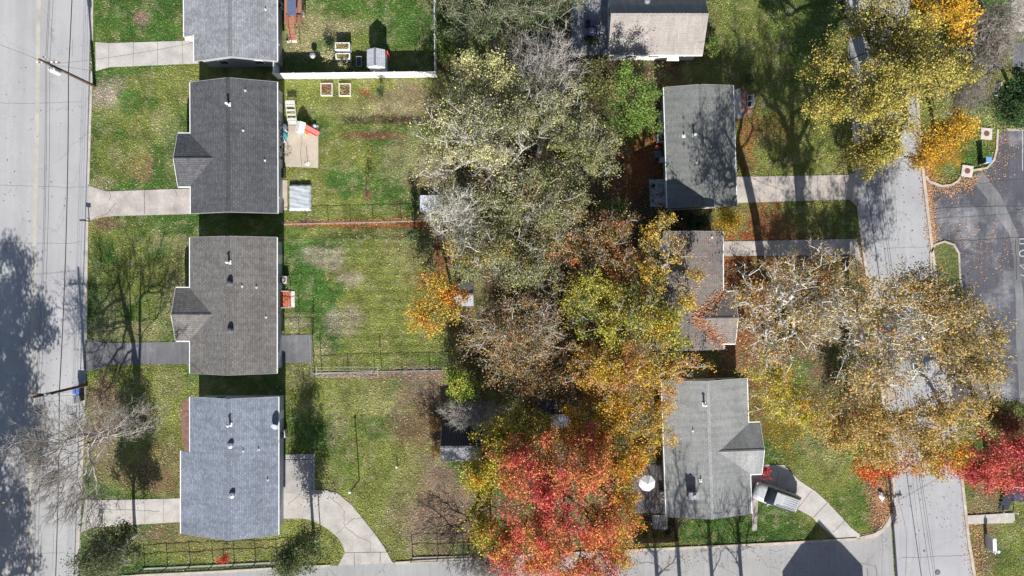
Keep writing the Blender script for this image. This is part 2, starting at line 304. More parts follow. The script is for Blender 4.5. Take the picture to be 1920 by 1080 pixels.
# ================================================================ ROADS, KERBS, DRIVES
def road_mat(name, col, var, patches=None, lane=None, crackd=.75, fine=.14):
    m, n, b = nodes(name); L = n.links; tc = n.nodes.new('ShaderNodeTexCoord')
    def nz(sc, det, lo, hi, a=.3, c=.7, rough=.6, vec=None, stretch=None):
        q = n.nodes.new('ShaderNodeTexNoise'); q.inputs['Scale'].default_value = sc; q.inputs['Detail'].default_value = det; q.inputs['Roughness'].default_value = rough
        if stretch:
            mp = n.nodes.new('ShaderNodeMapping'); mp.inputs['Scale'].default_value = stretch; L.new(tc.outputs['Object'], mp.inputs['Vector']); L.new(mp.outputs[0], q.inputs['Vector'])
        else: L.new(tc.outputs['Object'], q.inputs['Vector'])
        r = n.nodes.new('ShaderNodeMapRange'); r.inputs[1].default_value = a; r.inputs[2].default_value = c; r.inputs[3].default_value = lo; r.inputs[4].default_value = hi
        L.new(q.outputs[0], r.inputs[0]); return r.outputs[0]
    def mul(a, c):
        q = n.nodes.new('ShaderNodeMath'); q.operation = 'MULTIPLY'; L.new(a, q.inputs[0]); L.new(c, q.inputs[1]); return q.outputs[0]
    v = mul(nz(.25,5,1-var,1+var), nz(16,3,1-fine,1+fine)); v = mul(v, nz(.6,4,1-var*.6,1+var*.6,stretch=(4.0,.18,1)))
    # cracks
    vo = n.nodes.new('ShaderNodeTexVoronoi'); vo.feature = 'DISTANCE_TO_EDGE'; vo.inputs['Scale'].default_value = .16
    nn = n.nodes.new('ShaderNodeTexNoise'); nn.inputs['Scale'].default_value = .8; nn.inputs['Detail'].default_value = 4
    L.new(tc.outputs['Object'], nn.inputs['Vector'])
    ad = n.nodes.new('ShaderNodeVectorMath'); ad.operation = 'MULTIPLY_ADD'; ad.inputs[1].default_value = (2.5,2.5,0)
    L.new(nn.outputs['Color'], ad.inputs[0]); L.new(tc.outputs['Object'], ad.inputs[2]); L.new(ad.outputs[0], vo.inputs['Vector'])
    cr = n.nodes.new('ShaderNodeMapRange'); cr.inputs[1].default_value = 0; cr.inputs[2].default_value = .006; cr.inputs[3].default_value = crackd; cr.inputs[4].default_value = 1
    L.new(vo.outputs['Distance'], cr.inputs[0]); v = mul(v, cr.outputs[0])
    if lane:
        sx = n.nodes.new('ShaderNodeSeparateXYZ'); L.new(tc.outputs['Object'], sx.inputs[0])
        ramp = n.nodes.new('ShaderNodeValToRGB'); mr = n.nodes.new('ShaderNodeMapRange')
        mr.inputs[1].default_value = lane[0]; mr.inputs[2].default_value = lane[1]; L.new(sx.outputs[0], mr.inputs[0]); L.new(mr.outputs[0], ramp.inputs[0])
        els = ramp.color_ramp.elements
        els[0].position = 0; els[0].color = (lane[2][0][1],)*3+(1,); els[1].position = 1; els[1].color = (lane[2][-1][1],)*3+(1,)
        for pos, val in lane[2][1:-1]: e = els.new(pos); e.color = (val,)*3+(1,)
        v = mul(v, ramp.outputs[0])
    base = n.nodes.new('ShaderNodeVectorMath'); base.operation = 'SCALE'; base.inputs[0].default_value = col; L.new(v, base.inputs['Scale'])
    out = base.outputs[0]
    if patches:
        mx = n.nodes.new('ShaderNodeMix'); mx.data_type = 'RGBA'; f = nz(.22,6,0,patches[1],.50,.72,.68); L.new(f, mx.inputs['Factor'])
        c2 = n.nodes.new('ShaderNodeVectorMath'); c2.operation = 'SCALE'; c2.inputs[0].default_value = patches[0]; L.new(v, c2.inputs['Scale'])
        L.new(out, mx.inputs['A']); L.new(c2.outputs[0], mx.inputs['B']); out = mx.outputs['Result']
    L.new(out, b.inputs['Base Color']); b.inputs['Roughness'].default_value = .9; b.inputs['Specular IOR Level'].default_value = .2
    return m
M_ROADW = road_mat('road_west', (.345,.343,.350), .07, None, (-56,-44, [(0,1.0),(.18,.97),(.30,1.05),(.42,.93),(.47,1.0),(.62,.92),(.72,1.03),(1,1.0)]), .72)
M_ROAD = road_mat('road_east', (.335,.338,.352), .09, None, None, .7)
M_ROADS = road_mat('road_south', (.30,.297,.295), .12, None, None, .6)
M_LOT = road_mat('lot_asphalt', (.082,.084,.100), .25, ((.30,.30,.315), .85), None, 1.5, .3)
M_DRIVE = mat('drive_concrete', (.415,.392,.368), .9, 0, .2, .8, .12, 11, .1, .2)
M_DRIVE2 = mat('drive_concrete_worn', (.385,.35,.322), .9, 0, .3, .7, .14, 9, .1, .2)
M_BLACKTOP = road_mat('drive_asphalt', (.125,.125,.132), .22, ((.26,.26,.265), .55), None, 1.0, .2)
M_KERB = mat('kerb_concrete', (.42,.37,.31), .9, 0, .25, 1.3, .15, 9, .1, .2)
M_JOINT = mat('joint_tar', (.13,.115,.105), .9, 0, .25, 2)
M_TAR = mat('crack_seal', (.15,.15,.16), .8, 0, .2, 2)

PL = lambda pts, z=0: [P2(x, y, z) for x, y in pts]
# west road, its lane line and seams
mb = MB(); wl = [(-40,-900),(-38,0),(-42,540),(-50,1100),(-60,1900)]; wr = [(178,-900),(171,0),(162,540),(149,1100),(135,1900)]
mb.sheet(PL(wl), PL(wr), .012); tag(mb.build('west_road', M_ROADW), kind='structure')
YELLOW = mat('worn_yellow_line', (.385,.365,.32), .9, 0, .2, .8)
mb = MB(); mb.ribbon(PL([(78,-900),(73,0),(69,270),(63,540),(55,1100),(45,1900)]), .42, .010, .018); tag(mb.build('road_line', YELLOW), kind='structure')
mb = MB()
for seg in ([(0,348),(60,349),(130,352),(165,350)],[(0,455),(70,456),(128,456),(160,453)],[(0,193),(80,194),(165,190)],[(40,1039),(90,1038),(125,1036)],[(136,75),(136,110)],[(78,1000),(77,1080)],[(100,995),(99,1080)]):
    q = []
    for (a, b) in zip(seg[:-1], seg[1:]):
        for t in np.linspace(0, 1, 8)[:-1]: q.append((a[0]+(b[0]-a[0])*t+random.uniform(-.6,.6), a[1]+(b[1]-a[1])*t+random.uniform(-1.2,1.2)))
    mb.ribbon(PL(q), .035, .012, .0165)
tag(mb.build('road_cracks', M_TAR), kind='structure')
# east road
el_ = [(1545,-900),(1585,0),(1600,270),(1612,440),(1640,640),(1666,860),(1674,985),(1680,1090),(1700,1900)]
er_ = [(1680,-900),(1705,0),(1724,270),(1745,450),(1775,690),(1802,890),(1815,1010),(1828,1090),(1900,1900)]
mb = MB(); mb.sheet(PL(el_), PL(er_), .012); tag(mb.build('east_road', M_ROAD), kind='structure')
mb = MB()
def wig(seg, j=1.2, n=9):
    q = []
    for (a, b) in zip(seg[:-1], seg[1:]):
        for t in np.linspace(0, 1, n)[:-1]: q.append((a[0]+(b[0]-a[0])*t+random.uniform(-j,j), a[1]+(b[1]-a[1])*t+random.uniform(-j,j)))
    return q+[seg[-1]]
for seg, wd in (([(1656,322),(1660,370),(1667,438)],.05),([(1676,325),(1684,460)],.025),([(1690,1045),(1720,1045),(1810,1041)],.05),([(1682,920),(1700,1000),(1698,1080)],.045),([(1712,900),(1722,1000),(1728,1080)],.03),([(1665,465),(1735,463)],.03),([(1700,912),(1710,918),(1710,905)],.03)):
    mb.ribbon(PL(wig(seg, .7)), wd, .012, .0165)
tag(mb.build('road_cracks', M_TAR), kind='structure')
# south street
st_ = [(150,1086),(270,1079),(400,1073),(520,1066),(640,1060),(740,1055),(900,1046),(1050,1039),(1200,1031),(1350,1025),(1470,1019),(1560,1014),(1625,1009),(1650,1001),(1664,990),(1670,978)]
sb_ = [(150,1290),(270,1288),(400,1284),(520,1276),(640,1268),(740,1262),(900,1252),(1050,1244),(1200,1236),(1350,1230),(1470,1224),(1560,1220),(1625,1216),(1650,1213),(1668,1210),(1685,1208)]
mb = MB(); mb.sheet(PL(st_), PL(sb_), .008); tag(mb.build('south_street', M_ROADS), kind='structure')
mb = MB()
for seg, wd in (([(1440,1031),(1455,1034),(1470,1030)],.04),([(1600,1060),(1612,1055),(1640,1062)],.05),([(1655,990),(1652,1080)],.03),([(1625,1065),(1628,1080)],.1),([(1640,1058),(1645,1080)],.1),([(1480,1035),(1500,1040)],.03)):
    mb.ribbon(PL(wig(seg, 1.2)), wd, .008, .0125)
tag(mb.build('road_cracks', M_TAR), kind='structure')
# parking lot
mb = MB(); lot = [(1729,200),(1890,243),(2500,243),(2500,760),(2100,760),(1900,752),(1795,745),(1778,690),(1748,450),(1733,340)]
lot = [(1733,338),(1765,351),(1795,346),(1812,330),(1850,318),(1868,295),(1872,262),(1881,243),(2500,243),(2500,752),(1786,752),(1779,690),(1749,450)]
mb.prism(PL(lot), -.05, .016); tag(mb.build('parking_lot', M_LOT), kind='structure')
M_STRIPE = mat('worn_white_paint', (.42,.42,.42), .8, 0, .2, 3)
mb = MB(); mb.ribbon(PL([(1917,246),(1917,320)]), .09, .0155, .0205)
tag(mb.build('bay_line', M_STRIPE), kind='structure')
mb = MB(); M_BAND = road_mat('concrete_band', (.165,.166,.176), .35)
mb.sheet(PL([(1893,440),(1900,480),(1904,560),(1905,640),(1912,760)]), PL([(1909,440),(1914,520),(1920,560),(1924,640),(1935,752)]), .020)
mb.sheet(PL([(1820,335),(1850,372),(1872,410),(1893,440)]), PL([(1842,322),(1875,365),(1893,405),(1909,440)]), .0201)
tag(mb.build('concrete_band', M_BAND), kind='structure')
mb = MB()
for seg, wd in (([(1738,392),(1800,388),(1850,387),(1920,386)],.07),([(1760,452),(1830,450),(1880,447),(1920,445)],.06),([(1904,450),(1906,525)],.07),([(1900,388),(1910,395),(1920,390)],.05),([(1745,410),(1850,404),(1920,398)],.03),([(1800,330),(1840,345),(1880,338),(1920,335)],.03)):
    mb.ribbon(PL(wig(seg, .8)), wd, .016, .0245)
tag(mb.build('lot_cracks', mat('lot_crack', (.05,.05,.055), .9)), kind='structure')
# painted letters at the picture's right edge (cut off by the frame in the photograph)
mb = MB(); G = lambda pts, wd=.11: mb.ribbon(PL(pts), wd, .020, .0285)
G([(1935,448),(1911.5,448),(1911.5,457),(1935,457)])
G([(1935,470),(1918,469),(1912,472),(1911,477),(1914,480.5),(1920,480),(1924,474),(1935,474)])
G([(1935,496),(1912,497),(1930,514)]); G([(1930,514),(1912,514),(1935,522)])
tag(mb.build('lot_lettering', M_STRIPE), kind='structure')

# kerbs
def kerb(pts, wd=.28, h=.11, name='kerb', close=False):
    mb = MB(); mb.ribbon(PL(pts), wd, -.02, h); return tag(mb.build(name, M_KERB), kind='structure')
kerb([(176,-300),(173.5,0),(173,76)]); kerb([(173,134),(170,230),(166.5,345)], .22); kerb([(165,410),(163,540),(162,636)], .2); kerb([(160.5,692),(157,820),(153,930)], .2)
kerb([(150,985),(146,1060),(150,1086),(270,1078),(400,1072),(520,1065),(620,1060)], .22); kerb([(742,1055),(900,1045.5),(1050,1038),(1200,1030.5),(1350,1024),(1470,1018),(1606,1010)], .25)
kerb([(1612,1009.5),(1640,1003),(1656,993),(1666,978),(1675,962)], .42); kerb([(1679,963),(1675,905),(1668,860),(1642,640),(1614,440),(1608,385)], .25)
kerb([(1606,325),(1601,270),(1586,0)], .25)
kerb([(1705,-100),(1724,270),(1745,450),(1775,690),(1802,890),(1815,1010),(1830,1100)], .3)
kerb([(1735,330),(1741,340),(1765,349),(1783,347),(1795,340),(1800,332)], .22); kerb([(1822,320),(1850,315),(1863,300),(1868,280),(1870,243)], .22); kerb([(1885,243),(2100,243)], .22)
kerb([(1749,560),(1745,500),(1744,475),(1752,459),(1770,453),(1788,459),(1797,475),(1799,520),(1806,560),(1812,620)], .2)
mb = MB(); isl = [(1749,560),(1745,500),(1744,475),(1752,459),(1770,453),(1788,459),(1797,475),(1799,520),(1806,560),(1812,620),(1765,620)]
iv = PL(isl); mbt = MB(); mbt.prism(iv, -.02, .06)
isl_o = mbt.build('parking_island', mat('island_turf', (.10,.115,.035), .95, 0, .35, 1.5, .5, 6, .3)); tag(isl_o, kind='structure')
# leaf filled gutter strip along the east road
mb = MB(); mb.ribbon(PL([(1731,300),(1738,360),(1749,450),(1779,690)]), .75, .02, .034)
tag(mb.build('gutter_leaves', mat('gutter_leaf_litter', (.33,.20,.13), .95, 0, .5, 5, .5, 12, .3), None), kind='structure')

SLABS = []
def slab(name, pts, m, z=.045, joints=(), cracks=(), jw=.035, z0=-.05):
    SLABS.append(pts)
    mb = MB(); mb.prism(PL(pts), z0, z); mb.mi = 1
    for j in joints: mb.ribbon(PL(j), jw, z-.002, z+.004)
    for c in cracks: mb.ribbon(PL(wig(c, 1.3, 7)), .04, z-.002, z+.0045)
    return tag(mb.build(name, [m, M_JOINT]), kind='structure')
slab('driveway', [(179,79),(205,81),(372,76),(372,119),(205,126),(180,133)], M_DRIVE, joints=[[(204.5,81),(204,126)],[(250.5,79.5),(250,124.5)],[(296,78),(296,123)],[(342,77),(343,121)]])
slab('driveway', [(166,348),(200,359),(370,353),(370,401),(215,405),(190,407),(164,415)], M_DRIVE2, joints=[[(271,356),(271.5,402)]], cracks=[[(207,360),(206,375)],[(166,414),(200,402),(212,388),(218,380)],[(205,392),(212,400)],[(330,356),(331,368)]], jw=.06)
slab('driveway', [(163,634),(195,643),(372,640),(372,682),(215,684),(190,690),(160,699)], M_BLACKTOP, cracks=[[(205,684),(207,664),(212,646)]])
slab('driveway', [(160,936),(182,938),(345,934),(345,978),(172,989),(152,998)], M_DRIVE, joints=[[(197,937),(196,986)],[(235,937),(235,984)],[(272,936),(272,982)],[(307,935),(307,980)]], cracks=[[(197,955),(235,956),(300,958)]], jw=.03)
cd_in = [(520,972),(560,972),(580,974),(598,982),(615,992),(632,1006),(643,1022),(647,1036)]; cd_out = [(520,918),(560,918),(610,919),(632,924),(660,947),(700,997),(720,1025),(735,1053)]
mb = MB(); pts = cd_out+[(740,1055),(634,1060)]+cd_in[::-1]
slab('driveway', pts, mat('drive_curved', (.39,.365,.335), .9, 0, .22, .7, .12, 10), joints=[[(647,1036),(727,1035)],[(664,1036),(665,1059)],[(713,1035),(713,1056)],[(562,918),(562,930)]],
     cracks=[[(615,930),(635,945),(646,960),(646,985)],[(647,986),(662,973),(683,970)],[(630,1002),(647,987),(672,1006),(693,1016),(695,1034)],[(695,1004),(702,999)],[(540,945),(560,930)],[(600,985),(582,970)]], jw=.06)
slab('driveway', [(1362,332),(1590,328),(1606,322),(1607,388),(1592,374),(1362,381)], M_DRIVE2, joints=[[(1454,331),(1455,378)],[(1492,330),(1493,377)],[(1532,329),(1533,376)]])
slab('driveway', [(1352,453),(1606,448),(1617,496),(1600,478),(1352,480)], M_DRIVE2, joints=[[(1440,452),(1440,479)]])
dr = [(1398,870),(1470,872),(1497,900),(1530,922),(1552,942),(1580,972),(1596,990),(1620,1008),(1570,1012),(1545,992),(1520,968),(1493,953),(1460,944),(1425,934),(1398,930)]
slab('driveway', dr, M_DRIVE, joints=[[(1521,920),(1495,954)],[(1551,942),(1523,972)],[(1585,974),(1562,998)]], cracks=[[(1460,885),(1455,905),(1452,920)]], jw=.05)
slab('path', [(1410.5,934),(1421,934),(1419,995),(1410,995)], M_DRIVE2, .03)
slab('porch_step', [(348,62),(364,62),(364,77),(348,77)], mat('pale_step', (.6,.58,.55), .8), .2)
slab('patio', [(534,235),(597,235),(597,315),(534,312)], mat('patio_tan', (.43,.37,.30), .9, 0, .15, .8, .1, 10), cracks=[[(566,255),(564,285),(567,312)]])
slab('path', [(526,338),(539,338),(539,394),(526,394)], mat('patio_tan', (.4,.35,.3)))
slab('patio', [(524,629),(585,627),(585,679),(524,681)], M_BLACKTOP)
slab('patio', [(522,862),(585,862),(585,925),(522,925)], mat('patio_gray', (.33,.31,.30), .9, 0, .15, 1, .1, 10), .05)
slab('gravel_border', [(535,852),(590,851),(591,926),(586,926),(586,861),(535,861)], mat('gravel', (.35,.34,.34), .95, 0, .5, 9, .5, 20, .5), .03)
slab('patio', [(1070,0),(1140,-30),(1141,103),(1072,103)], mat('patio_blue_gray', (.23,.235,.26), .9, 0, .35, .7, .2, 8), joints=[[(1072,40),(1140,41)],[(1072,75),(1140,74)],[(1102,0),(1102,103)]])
slab('patio', [(1217,337),(1262,336),(1264,386),(1219,388)], mat('patio_pale', (.42,.43,.47), .9, 0, .12, 1, .3, 5), .1)
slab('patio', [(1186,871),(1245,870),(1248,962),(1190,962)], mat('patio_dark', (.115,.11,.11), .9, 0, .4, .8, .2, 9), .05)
slab('gravel_bed', [(1222,966),(1252,966),(1252,992),(1224,992)], mat('gravel', (.3,.3,.3)), .04)
slab('porch_slab', [(1374,168),(1388,166),(1391,222),(1377,222)], mat('porch_pale', (.5,.48,.46), .9, 0, .2, 3, .4, 8), .06)
slab('porch_slab', [(1388,172),(1404,170),(1410,190),(1408,210),(1392,223)], mat('porch_brick', (.32,.17,.14), .9, 0, .25, 3, .3, 8), .05)
slab('mulch_bed', [(341,757),(350,745),(362,745),(362,848),(347,848),(340,800)], mat('brick_edging', (.20,.11,.09), .9, 0, .3, 3, .3, 10), .05)
slab('stone_border', [(1612,1003),(1640,997),(1655,984),(1668,962),(1677,962),(1668,985),(1650,1001),(1615,1008)], mat('pale_gravel', (.42,.36,.28), .95, 0, .6, 9, .6, 16, .5), .05)
slab('driveway', [(1895,-20),(1975,-20),(1975,62),(1895,60)], M_DRIVE2, .04)
slab('driveway', [(1898,80),(1975,80),(1975,135),(1898,135)], M_BLACKTOP, .04)
# ================================================================ HOUSES
M_WHITE = mat('white_trim', (.78,.78,.77), .5, 0, .05, 2)
M_GLASS = mat('window_glass', (.03,.035,.045), .08, 0, .1, 1, spec=.8)
M_METAL = mat('galvanised', (.55,.56,.58), .4, .7, .1, 4)
M_RUBBER = mat('dark_rubber', (.03,.03,.032), .7)
def pent(a, e, r, drop=.15):
    return [(-a,e),(0,r),(a,e),(a,e-drop),(0,r-drop),(-a,e-drop)]
def house(name, label, rect, eave, slope, roofcol, wallcol, rot=0, axis='y', bumps=(), exts=(), vents=(), ridge=True, gutter=True, dark=.62, var=.2, endwin=True, capf=.97):
    x0, y0, x1, y1 = rect; c = P((x0+x1)/2, (y0+y1)/2, eave); k = (HC-eave)/FP
    W_, H_ = (x1-x0)*k/2, (y1-y0)*k/2
    rz = math.radians(rot)
    if axis == 'x': W_, H_ = H_, W_; rz += math.radians(90)
    root = empty(name, (c.x, c.y, 0), rz, label, 'house')
    a, b = W_, H_; r = eave+slope*a
    sm = shingle('shingles_'+name+str(len(MATS)), roofcol, 'x', dark, var); smy = None
    rm = MB(); rm.ext(pent(a, eave, r), 'y', -b, b)
    for (t0, t1, d, sd) in exts:                      # the slope carried on over a porch or garage
        ys = sorted(((CY-t0)*k-c.y, (CY-t1)*k-c.y)); xe = sd*(a+d*k)
        rm.ext([(sd*a, eave), (xe, eave-slope*d*k), (xe, eave-slope*d*k-.15), (sd*a, eave-.15)], 'y', ys[0], ys[1])
    roof = rm.build('roof', sm, root)
    wall_m = mat('siding_'+name+str(len(MATS)), wallcol, .8, 0, .08, 2)
    wm = MB(); ia = a-.4; ib = b-.3
    wm.ext([(-ia,0),(ia,0),(ia,eave-.17+.4*slope),(0,r-.17),(-ia,eave-.17+.4*slope)], 'y', -ib, ib)
    for (t0, t1, d, sd) in exts:
        ys = sorted(((CY-t0)*k-c.y, (CY-t1)*k-c.y)); xe = sd*(a+d*k-.3); 
        wm.ext([(sd*(ia-.01),0),(xe,0),(xe,eave-slope*(d*k-.3)-.18),(sd*(ia-.01),eave-.18+.0)], 'y', ys[0]+.3, ys[1]-.3)
    bro = []
    for (t0, t1, d, sd, sb, eo) in bumps:             # cross gable
        ys = sorted(((CY-t0)*k-c.y, (CY-t1)*k-c.y)); hb = (ys[1]-ys[0])/2; yc = (ys[0]+ys[1])/2
        eb = eave-.02+eo; zb = eb+sb*hb; xo = sd*(a+d*k); xi = sd*(a-(zb-eave)/slope-.25)
        smy = shingle('shingles2_'+name+str(len(MATS)), roofcol, 'y', dark, var)
        q = MB(); q.ext([(y+yc, z) for y, z in pent(hb, eb, zb, .14)], 'x', xo, xi); bro.append(q.build('gable_roof', smy, root))
        wm.ext([(yc-hb+.35,0),(yc+hb-.35,0),(yc+hb-.35,eb-.17+.35*sb),(yc,zb-.17),(yc-hb+.35,eb-.17+.35*sb)], 'x', sd*(a+d*k-.35), sd*(a-.45))
        g = MB(); 
        for s2 in (-1, 1): g.box(min(xo, sd*(a+.0)), yc+s2*(hb+.06)-.05, eb-.15, max(xo, sd*(a+.02)), yc+s2*(hb+.06)+.05, eb-.02)
        g.ext([(yc-hb,eb+.01),(yc,zb+.01),(yc+hb,eb+.01),(yc+hb,eb-.16),(yc,zb-.16),(yc-hb,eb-.16)], 'x', xo, xo+sd*.035)
        g.build('gable_trim', M_WHITE, root)
        rc = MB(); rc.ext([(yc-.14,zb-.14*sb+.03),(yc,zb+.035),(yc+.14,zb-.14*sb+.03),(yc,zb-.1)], 'x', xo-sd*.01, xi); rc.build('ridge_cap', smy, root)
    wall = wm.build('wall', wall_m, root)
    if ridge:
        q = MB(); q.ext([(-.17,r-.17*slope+.025),(0,r+.035),(.17,r-.17*slope+.025),(0,r-.1)], 'y', -b-.005, b+.005)
        q.build('ridge_cap', shingle('cap_'+name+str(len(MATS)), tuple(v*capf for v in roofcol), 'y', .6, .12), root)
    if gutter:
        for s2 in (-1, 1):
            spans = [(-b, b)]
            for (t0, t1, d, sd, *_) in list(exts)+list(bumps):
                if sd == s2:
                    ys = sorted(((CY-t0)*k-c.y, (CY-t1)*k-c.y)); new = []
                    for u, v in spans:
                        if ys[0] > u+.2: new.append((u, min(v, ys[0])))
                        if ys[1] < v-.2: new.append((max(u, ys[1]), v))
                    spans = new
            g = MB()
            for u, v in spans: g = MB(); g.box(min(s2*a, s2*(a+.08)), u, eave-.14, max(s2*a, s2*(a+.08)), v, eave-.01); g.build('gutter', M_WHITE, root)
            g = MB()
            for (t0, t1, d, sd) in exts:
                if sd == s2:
                    ys = sorted(((CY-t0)*k-c.y, (CY-t1)*k-c.y)); xe = sd*(a+d*k); ze = eave-slope*d*k
                    g.box(min(xe, xe+sd*.1), ys[0], ze-.14, max(xe, xe+sd*.1), ys[1], ze-.01)
            if g.v: g.build('gutter', M_WHITE, root)
    for s2 in (-1, 1):                                # barge boards on the gable ends
        g = MB(); g.ext([(-a,eave+.008),(0,r+.008),(a,eave+.008),(a,eave-.17),(0,r-.17),(-a,eave-.17)], 'y', s2*b, s2*(b+.035))
        g.build('barge_board', mat('barge_grey', (.30,.30,.30), .7), root)
    # windows and doors
    def win(x, y, z, w_, h_, side):
        fr, pa = MB(), MB()
        if side in ('e','w'):
            s2 = 1 if side == 'e' else -1
            fr.box(x-.03, y-w_/2, z-h_/2, x+.05, y+w_/2, z+h_/2); pa.box(x-.02, y-w_/2+.07, z-h_/2+.07, x+s2*.06 if s2 > 0 else x+.03, y+w_/2-.07, z+h_/2-.07)
            if s2 < 0: fr.v = [(2*x-v[0], v[1], v[2]) for v in fr.v]; pa.v = [(2*x-v[0]-.03, v[1], v[2]) for v in pa.v]
        else:
            s2 = 1 if side == 'n' else -1
            fr.box(x-w_/2, min(y, y+s2*.05), z-h_/2, x+w_/2, max(y, y+s2*.05), z+h_/2); pa.box(x-w_/2+.07, min(y, y+s2*.06), z-h_/2+.07, x+w_/2-.07, max(y, y+s2*.06), z+h_/2-.07)
        f = fr.build('window', M_WHITE, root); pa.build('pane', M_GLASS, f)
    zs = [1.55] if eave < 4 else [1.5, 4.3]
    for z in zs:
        for t in (-.68, -.1, .42): win(ia, t*ib, z, 1.1, 1.0, 'e'); win(-ia, t*ib+.3, z, 1.2, 1.1, 'w')
        if endwin:
            for t in (-.45, .5): win(t*ia, ib, z, 1.0, 1.0, 'n'); win(t*ia, -ib, z, 1.0, 1.0, 's')
    d = MB(); d.box(ia, .72*ib-.45, .15, ia+.05, .72*ib+.45, 2.15); dd = d.build('door', M_WHITE, root)
    h = MB(); h.cyl((ia+.08, .72*ib+.33, 1.05), .035, .06, 8); h.build('handle', M_METAL, dd)
    # vents, pipes, chimneys sit on the slope
    for (vx, vy, kind) in vents:
        z = eave+.6
        for _ in range(4):
            p = P(vx, vy, z); q = Vector((p.x-c.x, p.y-c.y)); q = Vector((q.x*math.cos(-rz)-q.y*math.sin(-rz), q.x*math.sin(-rz)+q.y*math.cos(-rz))); z = eave+slope*(a-abs(q.x))
        mb = MB(); lx, ly = q.x, q.y
        if kind == 'pipe': mb.cyl((lx,ly,z-.1), .055, .42, 8).box(lx-.17,ly-.17,z-.08,lx+.17,ly+.17,z+.03); mb.build('vent_pipe', mat('pale_flashing', (.62,.62,.6), .5), root)
        elif kind == 'thin': mb.cyl((lx,ly,z-.1), .04, .35, 8).box(lx-.09,ly-.1,z-.08,lx+.09,ly+.1,z+.025); mb.build('vent_pipe', mat('pale_flashing', (.62,.62,.6), .5), root)
        elif kind == 'flue': mb.cyl((lx,ly,z-.1), .09, .75, 10).cyl((lx,ly,z+.65), .15, .1, 10, .05).box(lx-.2,ly-.2,z-.08,lx+.2,ly+.2,z+.04); mb.build('flue_pipe', mat('pale_flashing', (.62,.62,.6), .5), root)
        elif kind == 'turbine': mb.lathe((lx,ly,z-.05), [(.16,0),(.16,.16),(.24,.24),(.27,.38),(.2,.5),(.02,.56)], 14).box(lx-.24,ly-.24,z-.1,lx+.24,ly+.24,z+.05); mb.build('roof_vent', mat('dark_vent', (.10,.10,.11), .5), root, True)
        elif kind == 'pot': mb.lathe((lx,ly,z-.05), [(.20,0),(.20,.15),(.3,.2),(.27,.34),(.05,.40)], 14); mb.build('roof_vent', M_METAL, root, True)
        elif kind == 'box': mb.box(lx-.2,ly-.2,z-.1,lx+.2,ly+.2,z+.18); mb.build('roof_vent', mat('dark_vent', (.10,.10,.11), .5), root)
        elif kind == 'chimney':
            mb.box(lx-.42,ly-.3,z-.5,lx+.42,ly+.3,z+.85); ch = mb.build('chimney', mat('chimney_brick', (.26,.15,.12), .9, 0, .3, 6, .3, 14), root)
            q2 = MB(); q2.box(lx-.47,ly-.35,z+.85,lx+.47,ly+.35,z+.95).cyl((lx+.08,ly,z+.95), .17, .25, 12); q2.build('chimney_cap', M_METAL, ch)
    return root, c, k, a, b

GW = .335
house('ranch_house', 'long pale grey roofed house with wooden deck, cut by the top edge at left', (363,-180,519,114), 2.8, GW, (.255,.265,.285), (.28,.29,.31), 0.3, capf=.75,
      exts=[(-180,65,22,-1)], vents=[(498,18,'thin'),(470,-20,'pipe')], dark=.72)
house('ranch_house', 'charcoal roofed house with front gable, between the pale grey and the brown grey roofs', (357,154,520,400), 2.8, GW, (.10,.102,.111), (.42,.43,.44), 0.25, capf=.75,
      bumps=[(250,349,24,-1,.34,0)], vents=[(429,196,'flue'),(456,245,'thin'),(497,301,'thin'),(460,170,'thin')], dark=.6)
house('ranch_house', 'brown grey roofed house with front gable beside the black asphalt driveway', (356,445,519,700), 2.8, GW, (.158,.150,.143), (.36,.40,.46), 0,
      bumps=[(540,639,27,-1,.34,0)], vents=[(430,492,'flue'),(432,531,'turbine'),(454,537,'thin'),(481,539,'thin'),(499,595,'thin'),(433,619,'turbine')], dark=.66)
house('ranch_house', 'blue grey shingled house at the street corner with concrete driveway on each side', (356,744,522,1003), 2.8, GW, (.205,.230,.280), (.38,.42,.48), 0,
      exts=[(847,1003,20,-1)], vents=[(432,796,'flue'),(433,835,'pot'),(436,928,'pot'),(456,846,'thin'),(485,843,'thin'),(502,900,'thin')], dark=.7)
house('cottage', 'pinkish tan roofed house with ridge across, cut by the top edge beside the shaded patio', (1141,-22,1317,103), 2.8, .62, (.27,.245,.23), (.62,.61,.60), 0, axis='x',
      vents=[(1213,3,'pot')], dark=.9, var=.05)
house('cottage', 'grey roofed house covered with branch shadows, yellow tree trunks to its right', (1248,162,1378,388), 3.0, .20, (.175,.180,.174), (.45,.45,.44), 1.7,
      vents=[(1282,255,'pipe'),(1301,254,'flue'),(1306,305,'thin')], dark=.85, var=.1)
e3 = house('two_storey_house', 'tall brown roofed house half under yellow leaves with orange leaf piles in its valleys', (1219,435,1356,655), 5.7, .30, (.190,.170,.158), (.40,.36,.33), .5,
      bumps=[(548,645,22,1,.36,0)], vents=[(1335,445,'thin')], dark=.75, var=.1)
house('cottage', 'pale grey roofed house with brick chimney beside the parked silver car', (1245,712,1405,966), 3.0, .27, (.245,.252,.250), (.47,.45,.42), 2.0, capf=1.35,
      bumps=[(796,892,22,1,.36,0)], vents=[(1320,758,'flue'),(1299,808,'thin'),(1314,901,'pipe'),(1296,925,'chimney')], dark=.85, var=.09)
# the neighbour south of the street, whose gable shadow falls into the picture
house('gabled_house', 'neighbouring gabled house just south of the picture casting the pointed street shadow', (1524,1240,1682,1540), 4.7, .80, (.2,.2,.21), (.4,.38,.36), 4)
